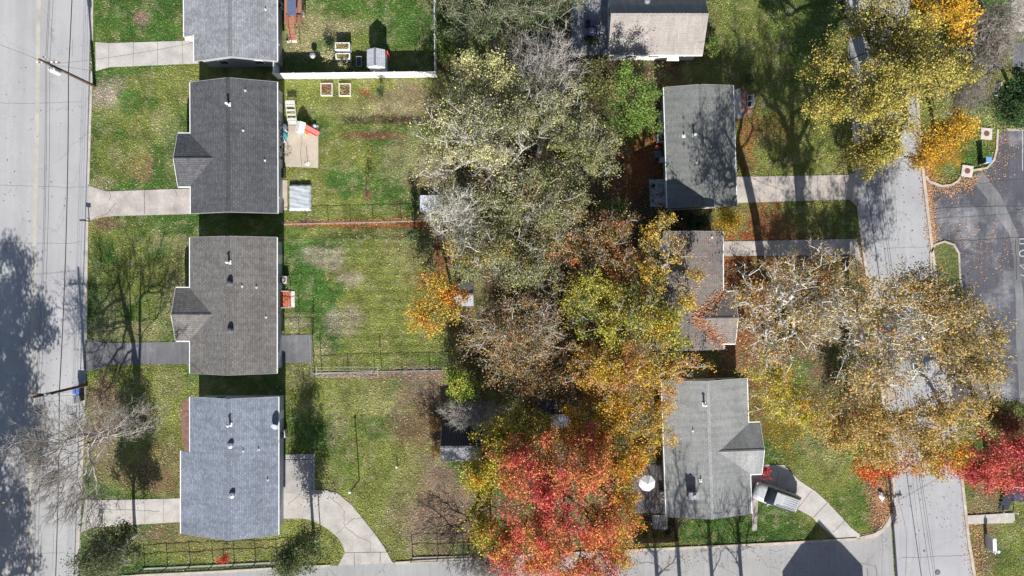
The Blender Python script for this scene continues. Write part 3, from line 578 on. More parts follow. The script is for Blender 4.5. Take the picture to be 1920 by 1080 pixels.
# white awning on the south wall of the tan roofed cottage
ob = empty('awning', P(1262,104,2.3), 0, 'small white awning on the wall of the tan roofed cottage', 'awning')
m_ = MB(); m_.add([(-.5,0,.15),(.5,0,.15),(.62,-.5,-.1),(-.62,-.5,-.1),(-.5,0,.1),(.5,0,.1),(.62,-.5,-.15),(-.62,-.5,-.15)], [(0,3,2,1),(4,5,6,7),(0,1,5,4),(3,7,6,2),(0,4,7,3),(1,2,6,5)])
m_.build('canopy', M_WHITE, ob); m2 = MB(); m2.tube([(-.5,-.45,-.1),(-.45,0,-.5)], .02).tube([(.5,-.45,-.1),(.45,0,-.5)], .02); m2.build('bracket', M_METAL, ob)
# ================================================================ TREES
LEAF = attr_mat('leaf', .6, .22)
BARKS = {}
def bark(key):
    c = {'grey': (.30,.27,.24), 'pale': (.55,.53,.49), 'brown': (.11,.085,.065), 'dark': (.07,.055,.045), 'ash': (.42,.39,.355)}[key]
    return mat('bark_'+key, c, .9, 0, .35, 2.5, .25, 14, .3)
def tubes(name, P0, P1, R0, R1, m, parent):
    V, F = [], []; off = 0
    for sel, n in ((R0 > .07, 7), ((R0 <= .07)&(R0 > .025), 4), (R0 <= .025, 3)):
        a, b, ra, rb = P0[sel], P1[sel], R0[sel], R1[sel]
        if len(a) == 0: continue
        d = b-a; ln = np.linalg.norm(d, axis=1, keepdims=True)+1e-9; d = d/ln
        ref = np.where(np.abs(d[:,2:3]) < .9, np.array([[0,0,1.]]), np.array([[1.,0,0]]))
        u = np.cross(d, ref); u /= np.linalg.norm(u, axis=1, keepdims=True)+1e-9; v = np.cross(d, u)
        ang = np.arange(n)*2*np.pi/n; cs, sn = np.cos(ang), np.sin(ang)
        ring = u[:,None,:]*cs[None,:,None]+v[:,None,:]*sn[None,:,None]
        A = (a-d*ra[:,None]*.3)[:,None,:]+ring*ra[:,None,None]; B = (b+d*rb[:,None]*.3)[:,None,:]+ring*rb[:,None,None]
        vs = np.concatenate([A, B], 1).reshape(-1,3); k = len(a)
        i = np.arange(n); f = np.stack([i, (i+1)%n, n+(i+1)%n, n+i], 1)
        f = (f[None]+(np.arange(k)*2*n)[:,None,None]).reshape(-1,4)
        V.append(vs); F.append(f+off); off += len(vs)
    if not V: return None
    return np_mesh(name, np.concatenate(V), np.concatenate(F), m, parent, None, True)
def leaf_mesh(name, C, size, cols, parent, up=.7, rng=None, droop=0, aspect=1.35):
    n = len(C); nr = rng.normal(size=(n,3))*.62+np.array([0,0,up]); nr /= np.linalg.norm(nr, axis=1, keepdims=True)
    t = rng.normal(size=(n,3)); 
    if droop: t = t*.35+np.array([0,0,-droop])
    t -= nr*np.sum(t*nr, 1, keepdims=True); t /= np.linalg.norm(t, axis=1, keepdims=True)+1e-9; b = np.cross(nr, t)
    s = (size*rng.uniform(.65,1.3,n))[:,None]; w_ = s/aspect
    V = np.stack([C-t*s*.5, C+b*w_*.5+t*s*.05, C+t*s*.5-nr*s*.08, C-b*w_*.5+t*s*.05], 1).reshape(-1,3)
    F = np.arange(4*n).reshape(-1,4)
    return np_mesh(name, V, F, LEAF, parent, cols)
def pal_cols(C, pal, rng, scale=2.2, jit=.32):
    """blend through the palette from clump to clump, with leaf-to-leaf variation"""
    pal = np.array(pal); n = len(C)
    v = np.zeros(n)
    for k in range(5):
        d = rng.normal(size=3); d /= np.linalg.norm(d); v += np.sin(C@d*2*np.pi/(scale*rng.uniform(.6,2.2))+rng.uniform(0,6.28))
    v = v/3.2*.5+.5+rng.normal(size=n)*.16
    x = np.clip(v, 0, .999)*(len(pal)-1); i = x.astype(int); f = (x-i)[:,None]
    c = pal[i]*(1-f)+pal[np.minimum(i+1,len(pal)-1)]*f
    c = c*(1+rng.uniform(-jit,jit,(n,1)))*(1+rng.uniform(-.07,.07,(n,3)))
    dry = rng.rand(n) < .10; c[dry] = c[dry]*.45+np.array([.10,.065,.03])*.55
    return np.clip(c*1.15, .005, .9)
NTREE = [0]
def tree(name, label, base, blobs, pal=None, leaves=0, lsize=.17, n=260, R=.22, fork=.3, barkc='grey', twigs=4, twl=.7, cat='tree', group=None, spread=.27, up=.5, seed=None, bf=.32, stems=(), droop=0, tipr=.012, shell=.55, scale=2.2, lean=None, wig_=.11, aspect=1.35):
    """base px,py on the ground; blobs: (px,py,z,rx_px,ry_px,rz_m) ellipsoids of the crown at their real height"""
    NTREE[0] += 1; rng = np.random.RandomState(seed or 100+NTREE[0])
    B = P(base[0], base[1], 0); root = empty(name, B, 0, label, cat, group); b0 = np.array(B)
    vol = []; E = []
    for (px,py,z,rx,ry,rzm) in blobs:
        k = (HC-z)/FP; c = np.array(P(px,py,z))-b0; E.append((c, np.array([rx*k, ry*k, rzm]))); vol.append((rx*k*ry*k*rzm)**.8)
    vol = np.array(vol)/sum(vol); pts = []; rmin = min(float(min(r[0], r[1])) for _, r in E); spread = min(spread, .22*rmin); twl = min(twl, .45*rmin)
    which = rng.choice(len(E), size=n, p=vol)
    for w_ in which:
        c, r = E[w_]; d = rng.normal(size=3); d /= np.linalg.norm(d)
        rad = rng.uniform(0,1)**(shell)
        lump = 1+.16*math.sin(5*math.atan2(d[1],d[0])+w_*2+NTREE[0])+.10*math.sin(9*math.atan2(d[1],d[0])+NTREE[0]*3)
        pts.append(c+r*d*min(rad,1)*lump)
    pts = np.array(pts); pts[:,2] = np.maximum(pts[:,2], .35)
    cc = sum(c*v for (c,_),v in zip(E,vol)); top = max(c[2]+r[2] for c,r in E)
    fh = max(.25, fork*top)
    tr = [np.array([0,0,-.15]), np.array([cc[0]*.03,cc[1]*.03,fh*.5]), np.array([cc[0]*.12,cc[1]*.12,fh])]
    for q in (.35,.6): tr.append(np.array([cc[0]*q, cc[1]*q, fh+(cc[2]-fh)*q*1.05]))
    X = [t for t in tr]; par = [-1,0,1,2,3]; pl = [0,0,0,np.linalg.norm(tr[3]-tr[2]),np.linalg.norm(tr[4]-tr[2])]
    for (sx, sy, sz, bend) in stems:
        prev = 1
        for q in np.linspace(.15, 1, 7):
            X.append(np.array([sx*q**1.3+bend*math.sin(q*3.14), sy*q, tr[1][2]+(sz-tr[1][2])*q])+rng.normal(size=3)*.06); par.append(prev); pl.append(0); prev = len(X)-1
    order = np.argsort(np.linalg.norm(pts-tr[2], axis=1)); XA = np.zeros((n*6+90,3)); PLA = np.full(n*6+90, 1e9); m_ = len(X)
    XA[:m_] = X; PLA[:m_] = pl; PLA[:2] = 1e9; isatt = np.zeros(n*6+90, bool)
    par = list(par)
    for i in order:
        p = pts[i]; d = np.linalg.norm(XA[:m_]-p, axis=1); cost = d+bf*PLA[:m_]+.5*np.maximum(0, XA[:m_,2]-p[2])
        j = int(np.argmin(cost)); L_ = d[j]; ns = int(L_/.9); prev = j; a = XA[j].copy()
        for s in range(1, ns+1):
            t = s/(ns+1); q = a+(p-a)*t+rng.normal(size=3)*wig_*min(1,L_/2)+np.array([0,0,math.sin(t*math.pi)*L_*.07])
            if m_ >= len(XA)-2: break
            XA[m_] = q; PLA[m_] = PLA[prev]+np.linalg.norm(q-XA[prev]); par.append(prev); prev = m_; m_ += 1
        if m_ >= len(XA)-2: break
        XA[m_] = p; PLA[m_] = PLA[prev]+np.linalg.norm(p-XA[prev]); isatt[m_] = True; par.append(prev); m_ += 1
    par = np.array(par); XA = XA[:m_]; isatt = isatt[:m_]
    cnt = np.zeros(m_); haschild = np.zeros(m_, bool)
    for i in range(m_-1, 0, -1):
        if not haschild[i]: cnt[i] += 1
        cnt[par[i]] += cnt[i]; haschild[par[i]] = True
    cnt[0] = cnt[1]
    rad = np.maximum(R*(cnt/cnt[0])**(1/2.1), tipr)
    i = np.arange(1, m_); P0 = XA[par[i]]; P1 = XA[i]; R1 = rad[i]; R0 = np.minimum(rad[par[i]], R1*1.25)
    trunk = (R1 > .5*R)
    R0[0] *= 1.25
    tubes('trunk', P0[trunk], P1[trunk], R0[trunk], R1[trunk], bark(barkc), root)
    # twigs
    att = np.where(isatt)[0]; T0, T1, TR = [P0[~trunk]], [P1[~trunk]], [(R0[~trunk], R1[~trunk])]
    TP = XA[att]
    if twigs:
        s = np.repeat(att, twigs); k = len(s); out = XA[s]-tr[2]; out /= np.linalg.norm(out, axis=1, keepdims=True)+1e-9
        d = out*.8+rng.normal(size=(k,3))*.55; d /= np.linalg.norm(d, axis=1, keepdims=True); L_ = twl*rng.uniform(.5,1.3,(k,1))
        mid = XA[s]+d*L_*.5; d2 = d+rng.normal(size=(k,3))*.4+np.array([0,0,.15]); d2 /= np.linalg.norm(d2, axis=1, keepdims=True); end = mid+d2*L_*.5
        tt = np.full(k, tipr)
        T0 += [XA[s], mid]; T1 += [mid, end]; TR += [(tt, tt*.85), (tt*.85, tt*.5)]; TP = np.concatenate([TP, mid, end])
        if twigs >= 4 and not leaves:
            d3 = d+rng.normal(size=(k,3))*.7; d3 /= np.linalg.norm(d3, axis=1, keepdims=True); e3 = mid+d3*L_*.6
            T0 += [mid]; T1 += [e3]; TR += [(tt*.8, tt*.5)]
    tubes('branches', np.concatenate(T0), np.concatenate(T1), np.concatenate([t[0] for t in TR]), np.concatenate([t[1] for t in TR]), bark(barkc), root)
    if leaves:
        leaves = int(leaves*1.3); lsize *= .87; na = len(att); grp = np.concatenate([np.arange(na)]+([np.repeat(np.arange(na), twigs)]*2 if twigs else [])); AP = XA[att]
        nz_ = np.zeros(na)
        for _ in range(4):
            dd = rng.normal(size=3); dd /= np.linalg.norm(dd); nz_ += np.sin(AP@dd*2*np.pi/rng.uniform(2.2,4.5)+rng.uniform(0,6.28))
        wt_ = np.exp(rng.normal(size=na)*.55+nz_*.42)[grp]; s = rng.choice(len(TP), size=leaves, p=wt_/wt_.sum()); C = TP[s]+rng.normal(size=(leaves,3))*np.array([spread,spread,spread*.75])
        if droop: C[:,2] -= np.abs(rng.normal(size=leaves))*droop*.6
        C[:,2] = np.maximum(C[:,2], .1)
        leaf_mesh('crown', C, lsize, pal_cols(C, pal, rng, scale), root, up, rng, droop, aspect)
    return root
# leaf palettes (reflectance)
RED = [(.50,.06,.07),(.62,.11,.12),(.64,.20,.09),(.56,.09,.10),(.62,.30,.06),(.36,.32,.06),(.62,.18,.10),(.60,.11,.10)]
REDOR = [(.55,.04,.05),(.62,.12,.03),(.60,.22,.03),(.50,.05,.04)]
ORY = [(.58,.16,.025),(.60,.30,.03),(.55,.38,.05),(.26,.27,.03)]
YEL = [(.56,.40,.05),(.60,.34,.03),(.42,.38,.05),(.22,.25,.03),(.50,.38,.06)]
YGR = [(.14,.19,.03),(.34,.34,.05),(.50,.42,.06),(.22,.25,.035),(.55,.36,.04)]
PALE = [(.54,.51,.23),(.40,.39,.17),(.60,.56,.28),(.28,.29,.12)]
OLIV = [(.13,.15,.06),(.26,.26,.11),(.40,.38,.17),(.16,.19,.07),(.09,.11,.045)]
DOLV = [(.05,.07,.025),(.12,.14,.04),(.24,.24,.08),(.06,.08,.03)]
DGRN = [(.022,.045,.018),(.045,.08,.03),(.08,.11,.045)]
BGRN = [(.12,.19,.04),(.19,.28,.06),(.08,.13,.03)]
LIME = [(.30,.38,.06),(.22,.32,.05),(.40,.42,.08)]
BRN = [(.22,.14,.08),(.36,.22,.10),(.42,.33,.10),(.16,.13,.06),(.44,.17,.05)]
ORB = [(.50,.19,.05),(.34,.17,.08),(.44,.33,.07),(.18,.16,.05),(.55,.30,.06)]
SYC = [(.46,.30,.09),(.32,.20,.09),(.52,.40,.12),(.22,.19,.06),(.50,.22,.06)]
GOLDP = [(.60,.33,.03),(.56,.40,.05),(.52,.24,.02),(.36,.30,.05)]
W_ = 'woodland trees between the back yards'; E_ = 'street trees along the east road'
# ---- belt between the back yards
tree('willow_tree', 'dark green drooping tree at the top edge left of the shaded patio', (930,85), [(905,30,8,75,55,2.5),(990,20,8,70,50,2.5),(865,-10,6,50,40,2),(950,-40,8,110,50,2.5),(1040,-10,7,45,55,2),(870,55,5,30,35,1.5)], [(.05,.08,.035),(.11,.15,.06),(.17,.20,.10),(.07,.10,.045),(.24,.25,.13)], 26000, .24, 380, .3, .3, 'grey', 3, .9, group=W_, droop=1.0, aspect=3.2)
tree('bare_tree', 'grey bare tree just left of the shaded patio of the tan roofed house', (1020,190), [(1020,130,7,70,75,3)], None, 0, n=420, R=.2, barkc='ash', twigs=5, twl=1.0, group=W_)
tree('maple_tree', 'pale cream yellow tree above the big grey limbed tree', (915,215), [(905,150,7.5,62,50,2),(955,175,6,30,30,2),(870,175,5,30,30,1.5)], PALE, 8500, .18, 260, .2, .3, 'grey', 3, group=W_)
tree('silver_maple_tree', 'large grey limbed tree with sparse pale yellow leaves left of the woodland', (930,345), [(860,250,9,80,60,3),(930,280,10,65,70,3),(820,310,8,45,45,2.5),(900,220,9,60,40,2)], PALE+OLIV[:2], 9500, .17, 460, .42, .22, 'ash', 4, .9, group=W_, spread=.3)
tree('ash_tree', 'dark olive tree with bare grey top beside the pale cream yellow tree', (1010,290), [(1000,220,8,65,60,3),(1050,200,7,50,60,2.5),(1080,245,7,40,40,2)], OLIV, 10500, .16, 360, .28, .3, 'ash', 4, .8, group=W_)
tree('elm_tree', 'olive green tree left of the bright green bush', (1100,330), [(1100,280,7,70,65,3),(1060,330,7,50,45,2.5)], OLIV+[(.34,.34,.10)], 11000, .16, 320, .25, .3, 'grey', 3, group=W_)
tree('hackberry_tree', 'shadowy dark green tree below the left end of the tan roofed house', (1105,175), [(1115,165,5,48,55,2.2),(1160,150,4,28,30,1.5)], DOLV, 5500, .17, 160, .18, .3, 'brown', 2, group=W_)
tree('green_bush', 'bright green leafy bush left of the branch shaded grey roof', (1195,210), [(1205,165,6,42,45,2),(1195,215,3.5,42,36,1.8),(1170,150,5,26,28,1.5)], BGRN, 8500, .16, 150, .1, .15, 'brown', 2, .5, cat='bush')
tree('oak_tree', 'mixed green and brown tree in the middle of the woodland', (985,430), [(960,390,8,75,60,3),(1040,400,8,65,60,3),(1000,340,8,60,35,2.5)], OLIV+[(.38,.26,.09)], 13500, .16, 420, .35, .25, 'ash', 3, .9, group=W_)
tree('oak_tree', 'rusty orange leaved tree left of the tall brown roofed house', (1110,500), [(1100,460,7,85,60,3),(1165,500,7,50,60,2.5),(1150,420,6,50,30,2)], BRN+[(.52,.20,.06)], 12500, .16, 400, .3, .25, 'grey', 4, .9, group=W_)
tree('bare_tree', 'pale grey twiggy tree at the left edge of the woodland by the wire fence', (868,430), [(850,395,7,58,50,3),(880,440,6,40,40,2)], PALE+OLIV[:2], 2600, .15, 520, .24, .2, 'pale', 6, 1.0, group=W_, spread=.3)
tree('ash_tree', 'yellow and olive tree right of the striped mown lawn', (945,520), [(920,480,8,75,50,3),(985,510,8,65,55,3),(880,490,5,35,45,2)], OLIV+[(.42,.38,.10),(.44,.28,.08)], 12500, .16, 400, .3, .25, 'ash', 4, .8, group=W_)
tree('maple_tree', 'small orange and gold tree leaning over the striped mown lawn', (850,570), [(800,590,5,38,38,1.8),(815,545,5,38,34,1.8),(845,575,5,30,30,1.5)], [(.56,.22,.04),(.60,.36,.05),(.42,.38,.06),(.50,.28,.05)], 5200, .18, 170, .15, .25, 'brown', 3, .6, group=W_)
tree('oak_tree', 'brownish grey tree with bare twigs below the pale shed roof', (955,640), [(930,620,8,70,55,3),(1000,620,8,60,70,3),(960,680,7,60,40,2.5)], BRN+OLIV[:2], 10000, .16, 480, .34, .22, 'ash', 5, 1.0, group=W_)
tree('maple_tree', 'yellow green spreading tree covering the left side of the tall brown house', (1150,600), [(1170,590,8,95,75,3),(1240,625,8.8,52,60,1.8),(1100,560,8,60,50,2.5)], YGR, 16500, .17, 460, .35, .25, 'grey', 3, .9, group=W_)
tree('maple_tree', 'golden orange tree between the tall brown house and the chimney house', (1150,700), [(1130,690,8,85,55,3),(1210,700,8,75,40,2.5),(1290,685,7,40,22,1.5)], YEL[:3]+ORB[:3], 13000, .17, 380, .3, .25, 'ash', 4, .9, group=W_)
tree('maple_tree', 'golden yellow tree overhanging the left edge of the chimney house roof', (1130,790), [(1150,775,7,80,55,2.5),(1220,790,7,48,55,2),(1100,830,6,45,30,2),(1190,845,6,50,26,1.5)], GOLDP+[(.30,.28,.05)], 15500, .17, 360, .28, .25, 'grey', 3, .8, group=W_)
tree('green_bush', 'lime green bush at the end of the lower wire fence', (880,715), [(872,728,3.5,42,32,1.3),(850,700,3,20,16,1)], LIME, 4200, .16, 120, .08, .2, 'brown', 2, .5, cat='bush')
tree('bare_bush', 'bare grey twiggy bush above the grey roofed shed', (885,770), [(885,775,3.5,58,28,1.4)], None, 0, n=330, R=.1, fork=.1, barkc='ash', twigs=6, twl=.8, cat='bush')
tree('bare_tree', 'bare tree with brown leaf clumps above the dark blue shed', (1010,720), [(1000,710,7,55,45,2.5),(1060,730,6,40,40,2)], BRN, 2600, .16, 320, .2, .2, 'brown', 5, .9, group=W_)
tree('maple_tree', 'yellow leaved tree reaching over the top left corner of the tall brown roof', (1225,530), [(1228,500,8.8,34,50,1.4),(1268,470,8.8,26,30,1.1),(1225,445,8.5,30,30,1.2),(1300,520,8.8,20,18,.8),(1285,560,8.8,26,26,1),(1245,415,8.5,24,20,1)], [(.56,.42,.07),(.60,.38,.06),(.30,.28,.06),(.50,.22,.05)], 4200, .18, 200, .25, .25, 'grey', 4, .7, group=W_)
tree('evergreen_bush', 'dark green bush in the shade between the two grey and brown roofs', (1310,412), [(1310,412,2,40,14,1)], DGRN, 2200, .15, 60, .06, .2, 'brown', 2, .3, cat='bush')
tree('round_bush', 'round golden yellow bush beside the east concrete driveway', (1367,420), [(1366,413,2,22,26,1.1)], [(.50,.36,.03),(.58,.34,.03),(.34,.34,.04)], 3600, .13, 90, .06, .15, 'brown', 2, .25, cat='bush', up=.4)
tree('red_leaf_bush', 'dark red bush at the corner of the silver car driveway', (1432,885), [(1433,883,1.2,11,17,.7)], [(.40,.03,.05),(.55,.08,.09),(.3,.03,.04)], 900, .12, 40, .04, .15, 'brown', 2, .2, cat='bush')
tree('evergreen_bush', 'small green plant at the foot of the lot line left of the golden bush', (1175,395), [(1150,390,3,30,18,1)], BGRN, 1400, .15, 60, .06, .2, 'brown', 2, .3, cat='bush')
# ---- red maple
tree('red_maple_tree', 'large scarlet maple with orange and gold edges overhanging the south street', (1030,870), [(1010,890,10,66,62,2.6),(1090,895,10,62,60,2.6),(975,855,8.5,50,42,2),(1015,985,9.5,80,66,2.6),(1020,1055,8.5,90,45,2),(1105,835,9,45,38,1.8),(1125,985,8.5,55,60,2),(955,1010,8,45,50,1.8),(1110,1065,8,70,35,1.6)], RED, 40000, .185, 620, .35, .2, 'brown', 3, .8, scale=3.0)
tree('orange_maple_tree', 'orange and gold maple crown fringing the scarlet maple on its right', (1110,890), [(1150,870,8,50,40,2),(1160,950,7.5,38,60,2),(1150,1030,7,50,45,2),(1100,815,7.5,50,28,1.6),(1190,870,6,22,25,1)], ORY+[(.62,.15,.06),(.60,.22,.06)], 15000, .17, 320, .25, .25, 'brown', 3, .8)
tree('golden_maple_tree', 'gold and orange maple crown left of the scarlet maple by the bare tree', (930,890), [(905,900,7,40,50,2),(905,980,7,36,50,2),(935,830,7,45,36,2),(985,800,7,58,34,2)], ORY[1:]+[(.34,.38,.06),(.45,.42,.06),(.62,.22,.05),(.24,.30,.05)], 15000, .18, 260, .22, .25, 'brown', 3, .8)
# ---- east street trees
tree('sycamore_tree', 'pale limbed sycamore with sparse brown gold leaves right of the tall brown house', (1432,548), [(1440,565,13,70,80,3),(1510,510,14,75,60,3),(1450,650,11,60,55,2.5),(1540,600,15,50,60,3)], SYC, 6000, .19, 420, .42, .3, 'pale', 4, 1.2, group=E_, tipr=.017)
tree('sycamore_tree', 'wide pale limbed sycamore spreading over the middle of the east road', (1515,585), [(1610,570,15,75,70,3),(1690,610,16,75,75,3),(1650,690,14,80,60,3),(1720,540,14,55,45,2.5)], SYC, 9500, .19, 480, .48, .3, 'pale', 4, 1.3, group=E_, tipr=.018)
tree('sycamore_tree', 'brown gold sycamore crown reaching over the parking lot', (1590,640), [(1795,620,14,70,65,3),(1815,680,13,55,60,2.5),(1770,570,14,50,50,2.5)], SYC[:3]+[(.20,.18,.06),(.40,.25,.06)], 11500, .19, 400, .35, .3, 'ash', 4, 1.0, group=E_, tipr=.015)
tree('maple_tree', 'gold and olive tree over the lower east road above the corner lawn', (1590,735), [(1600,790,11,80,55,2.5),(1700,800,12,90,60,2.5),(1790,770,12,60,50,2.5),(1650,850,10,50,35,2)], [(.54,.38,.09),(.36,.28,.09),(.56,.32,.09),(.22,.22,.06),(.46,.28,.10)], 18000, .18, 460, .35, .25, 'ash', 4, 1.0, group=E_)
tree('maple_tree', 'yellow tree above the corner lawn beside the pale roof gable', (1460,750), [(1465,745,6,60,50,2),(1530,780,6,55,36,2),(1440,700,6,40,25,1.5)], GOLDP[:2]+YGR[1:3]+[(.3,.28,.06)], 9500, .17, 260, .22, .25, 'pale', 3, .8, group=E_)
tree('maple_tree', 'orange red fringed tree where the east road meets the corner lawn', (1660,890), [(1640,875,6,40,26,1.6),(1690,870,6,30,20,1.4)], REDOR[1:]+ORY[:1], 3300, .18, 120, .14, .25, 'brown', 3, .6, group=E_)
tree('maple_tree', 'orange tree over the right kerb of the lower east road', (1790,840), [(1765,850,7,42,36,1.8)], ORY+REDOR[1:2], 3800, .18, 140, .16, .25, 'brown', 3, .6, group=E_)
tree('red_maple_tree', 'crimson maple at the right edge above the low retaining wall', (1850,850), [(1870,855,8,50,50,2.2),(1830,885,7,36,32,2),(1905,890,7,34,38,2),(1910,830,8,40,45,2)], [(.46,.06,.07),(.58,.11,.12),(.55,.16,.09),(.50,.08,.09)], 11500, .18, 280, .25, .25, 'brown', 3, .8, group=E_)
tree('oak_tree', 'dark brownish olive tree above the crimson maple at the right edge', (1860,775), [(1885,780,6,45,32,1.8)], [(.10,.10,.04),(.20,.15,.07),(.34,.16,.06),(.06,.07,.03)], 4200, .17, 150, .18, .25, 'brown', 3, .6, group=E_)
tree('ginkgo_tree', 'big yellow and green tree over the upper east road', (1640,215), [(1640,170,11,75,65,3),(1720,150,11,65,65,3),(1690,80,10,65,60,3),(1555,115,9,42,38,2),(1560,210,9,42,38,2),(1620,290,9,50,40,2),(1670,240,10,60,40,2.5),(1640,30,9,60,40,2.5),(1780,130,9,36,48,2)], [(.38,.34,.09),(.20,.22,.05),(.50,.40,.10),(.30,.29,.07),(.50,.36,.08),(.24,.25,.06)], 45000, .18, 700, .55, .22, 'brown', 3, .9, group=E_)
tree('golden_tree', 'deep gold tree above the drain boxes at the parking lot corner', (1750,240), [(1765,250,7,58,42,2),(1800,235,6,32,25,1.5),(1740,290,6,32,30,1.5)], GOLDP+[(.58,.30,.02)], 9500, .17, 220, .22, .25, 'brown', 3, .7, group=E_)
tree('golden_tree', 'orange gold tree at the top edge left of the bare fan shaped bush', (1765,30), [(1770,20,9,60,35,2),(1800,60,8,24,24,1.5)], GOLDP, 6500, .18, 160, .2, .25, 'brown', 3, .7, group=E_)
tree('bare_bush', 'bare grey fan shaped shrub tree in the top right corner', (1800,95), [(1870,50,6,48,52,2.6),(1850,100,5,40,32,2)], None, 0, n=420, R=.2, fork=.12, barkc='grey', twigs=7, twl=1.3, cat='tree', tipr=.017)
tree('bare_bush', 'bare brown bush left of the short retaining kerb', (1815,165), [(1830,165,4,36,34,1.8),(1800,190,3,30,30,1.4)], None, 0, n=260, R=.1, fork=.1, barkc='grey', twigs=6, twl=.8, cat='bush')
tree('green_bush', 'grey green weeping bush above the upper concrete drain box', (1840,205), [(1845,205,2.5,38,26,1.1)], [(.13,.18,.06),(.20,.26,.08),(.26,.28,.12)], 3600, .15, 120, .08, .15, 'ash', 4, .5, cat='bush')
tree('spruce_tree', 'dark green evergreen at the right edge above the parking bays', (1900,185), [(1912,185,5,40,52,2.5)], [(.02,.05,.018),(.035,.085,.03),(.05,.13,.035)], 7500, .19, 160, .18, .15, 'brown', 2, .5)
tree('small_tree', 'small evergreen hedge along the top of the parking bays', (1905,236), [(1905,236,1.2,30,7,.5)], OLIV, 900, .13, 40, .04, .15, 'brown', 2, .3, cat='bush')
# ---- trees of the yards on the west
tree('bare_tree', 'wide bare grey tree spreading over the west road and kerb', (262,790), [(150,800,9,85,52,2.6),(100,890,8.5,80,66,2.2),(245,790,8.5,60,42,2.6),(150,945,7,72,55,2),(60,840,8.5,55,50,1.8)], None, 0, n=620, R=.30, fork=.12, barkc='grey', twigs=5, twl=1.7, tipr=.0135, bf=.55, wig_=.09, stems=[(-1.6,.3,11,.3),(.2,.2,12,-.25),(1.3,-.2,11.5,.15),(-.7,-.6,9,.4)])
tree('street_tree', 'dark green leafy tree at the street corner below the concrete driveway', (254,1002), [(216,1028,4.5,40,40,1.3),(196,1045,6.6,46,44,1.5),(175,1058,8.6,36,34,1.3)], [(.055,.075,.03),(.09,.12,.045),(.17,.19,.08)], 12500, .17, 320, .17, .28, 'ash', 3, .8)
tree('columnar_tree', 'narrow green street tree beside the curved driveway and basketball hoop', (588,1000), [(566,1027,4.2,38,38,1.3),(554,1042,6.6,40,40,1.5),(538,1060,9,30,30,1.6)], [(.045,.07,.025),(.08,.12,.04),(.19,.21,.07)], 9500, .16, 260, .15, .28, 'brown', 3, .6)
tree('bare_tree', 'bare dark branched tree beside the gold edge of the scarlet maple', (898,935), [(850,990,6.5,65,45,2),(820,940,5.5,50,28,1.4),(880,1040,6.5,55,42,2)], None, 0, n=420, R=.17, fork=.18, barkc='dark', twigs=4, twl=.9, tipr=.012, bf=.35)
tree('bare_tree', 'bare grey tree at the bottom edge of the street under the scarlet maple', (925,1036), [(920,1060,6,45,36,2)], None, 0, n=300, R=.12, fork=.2, barkc='grey', twigs=5, twl=.9)
tree('small_tree', 'tiny scarlet shrub at the fence behind the south street', (419,1046), [(418,1050,1.3,11,10,.7)], [(.55,.03,.03),(.62,.07,.06)], 420, .12, 40, .04, .3, 'brown', 2, .3, cat='bush')
tree('round_bush', 'reddish brown shrub left of the grey roofed shed, the upper of two', (816,797), [(816,797,1,11,12,.8)], BRN, 700, .12, 40, .05, .2, 'brown', 3, .3, cat='bush')
tree('round_bush', 'reddish brown shrub left of the grey roofed shed, the lower of two', (818,845), [(818,845,1,11,14,.8)], BRN, 700, .12, 40, .05, .2, 'brown', 3, .3, cat='bush')
tree('small_tree', 'young green sapling in the fenced lawn below the white fence', (714,173), [(713,172,1.6,10,10,.9)], DGRN+BGRN[:1], 500, .12, 40, .04, .3, 'brown', 2, .3)
tree('small_tree', 'yellowing small shrub left of the white raised planters', (618,103), [(616,104,1.2,14,12,.7)], PALE, 450, .12, 40, .04, .2, 'ash', 3, .4, cat='bush')
tree('small_tree', 'cream flowered plant below the white raised planters', (645,123), [(643,124,.9,16,9,.5)], PALE[:3], 420, .10, 40, .03, .2, 'brown', 2, .3, cat='plant')
tree('small_tree', 'thin bare sapling in a mulch ring in the back lawn', (688,366), [(688,360,1.6,8,8,.8)], None, 0, n=40, R=.03, fork=.4, barkc='brown', twigs=4, twl=.4)
tree('evergreen_tree', 'slim dark evergreen at the right end of the wire fence shadow', (779,448), [(775,440,3,9,9,1.6)], DGRN, 900, .16, 60, .08, .15, 'brown', 2, .3)
tree('green_bush', 'bright green hedge bush right of the white vinyl fence', (832,90), [(833,88,1.6,15,40,.8)], BGRN, 2200, .14, 80, .05, .15, 'brown', 2, .3, cat='bush')
tree('green_bush', 'low green bush at the right side of the tan roofed house', (1336,95), [(1336,90,1,12,22,.7)], BGRN+[(.4,.34,.05)], 1100, .13, 50, .04, .15, 'brown', 2, .3, cat='bush')
tree('green_bush', 'small dark green shrub above the brick porch of the grey roofed house', (1404,155), [(1404,152,1,14,14,.7)], DGRN+BGRN[:1], 900, .13, 50, .04, .15, 'brown', 2, .3, cat='bush')
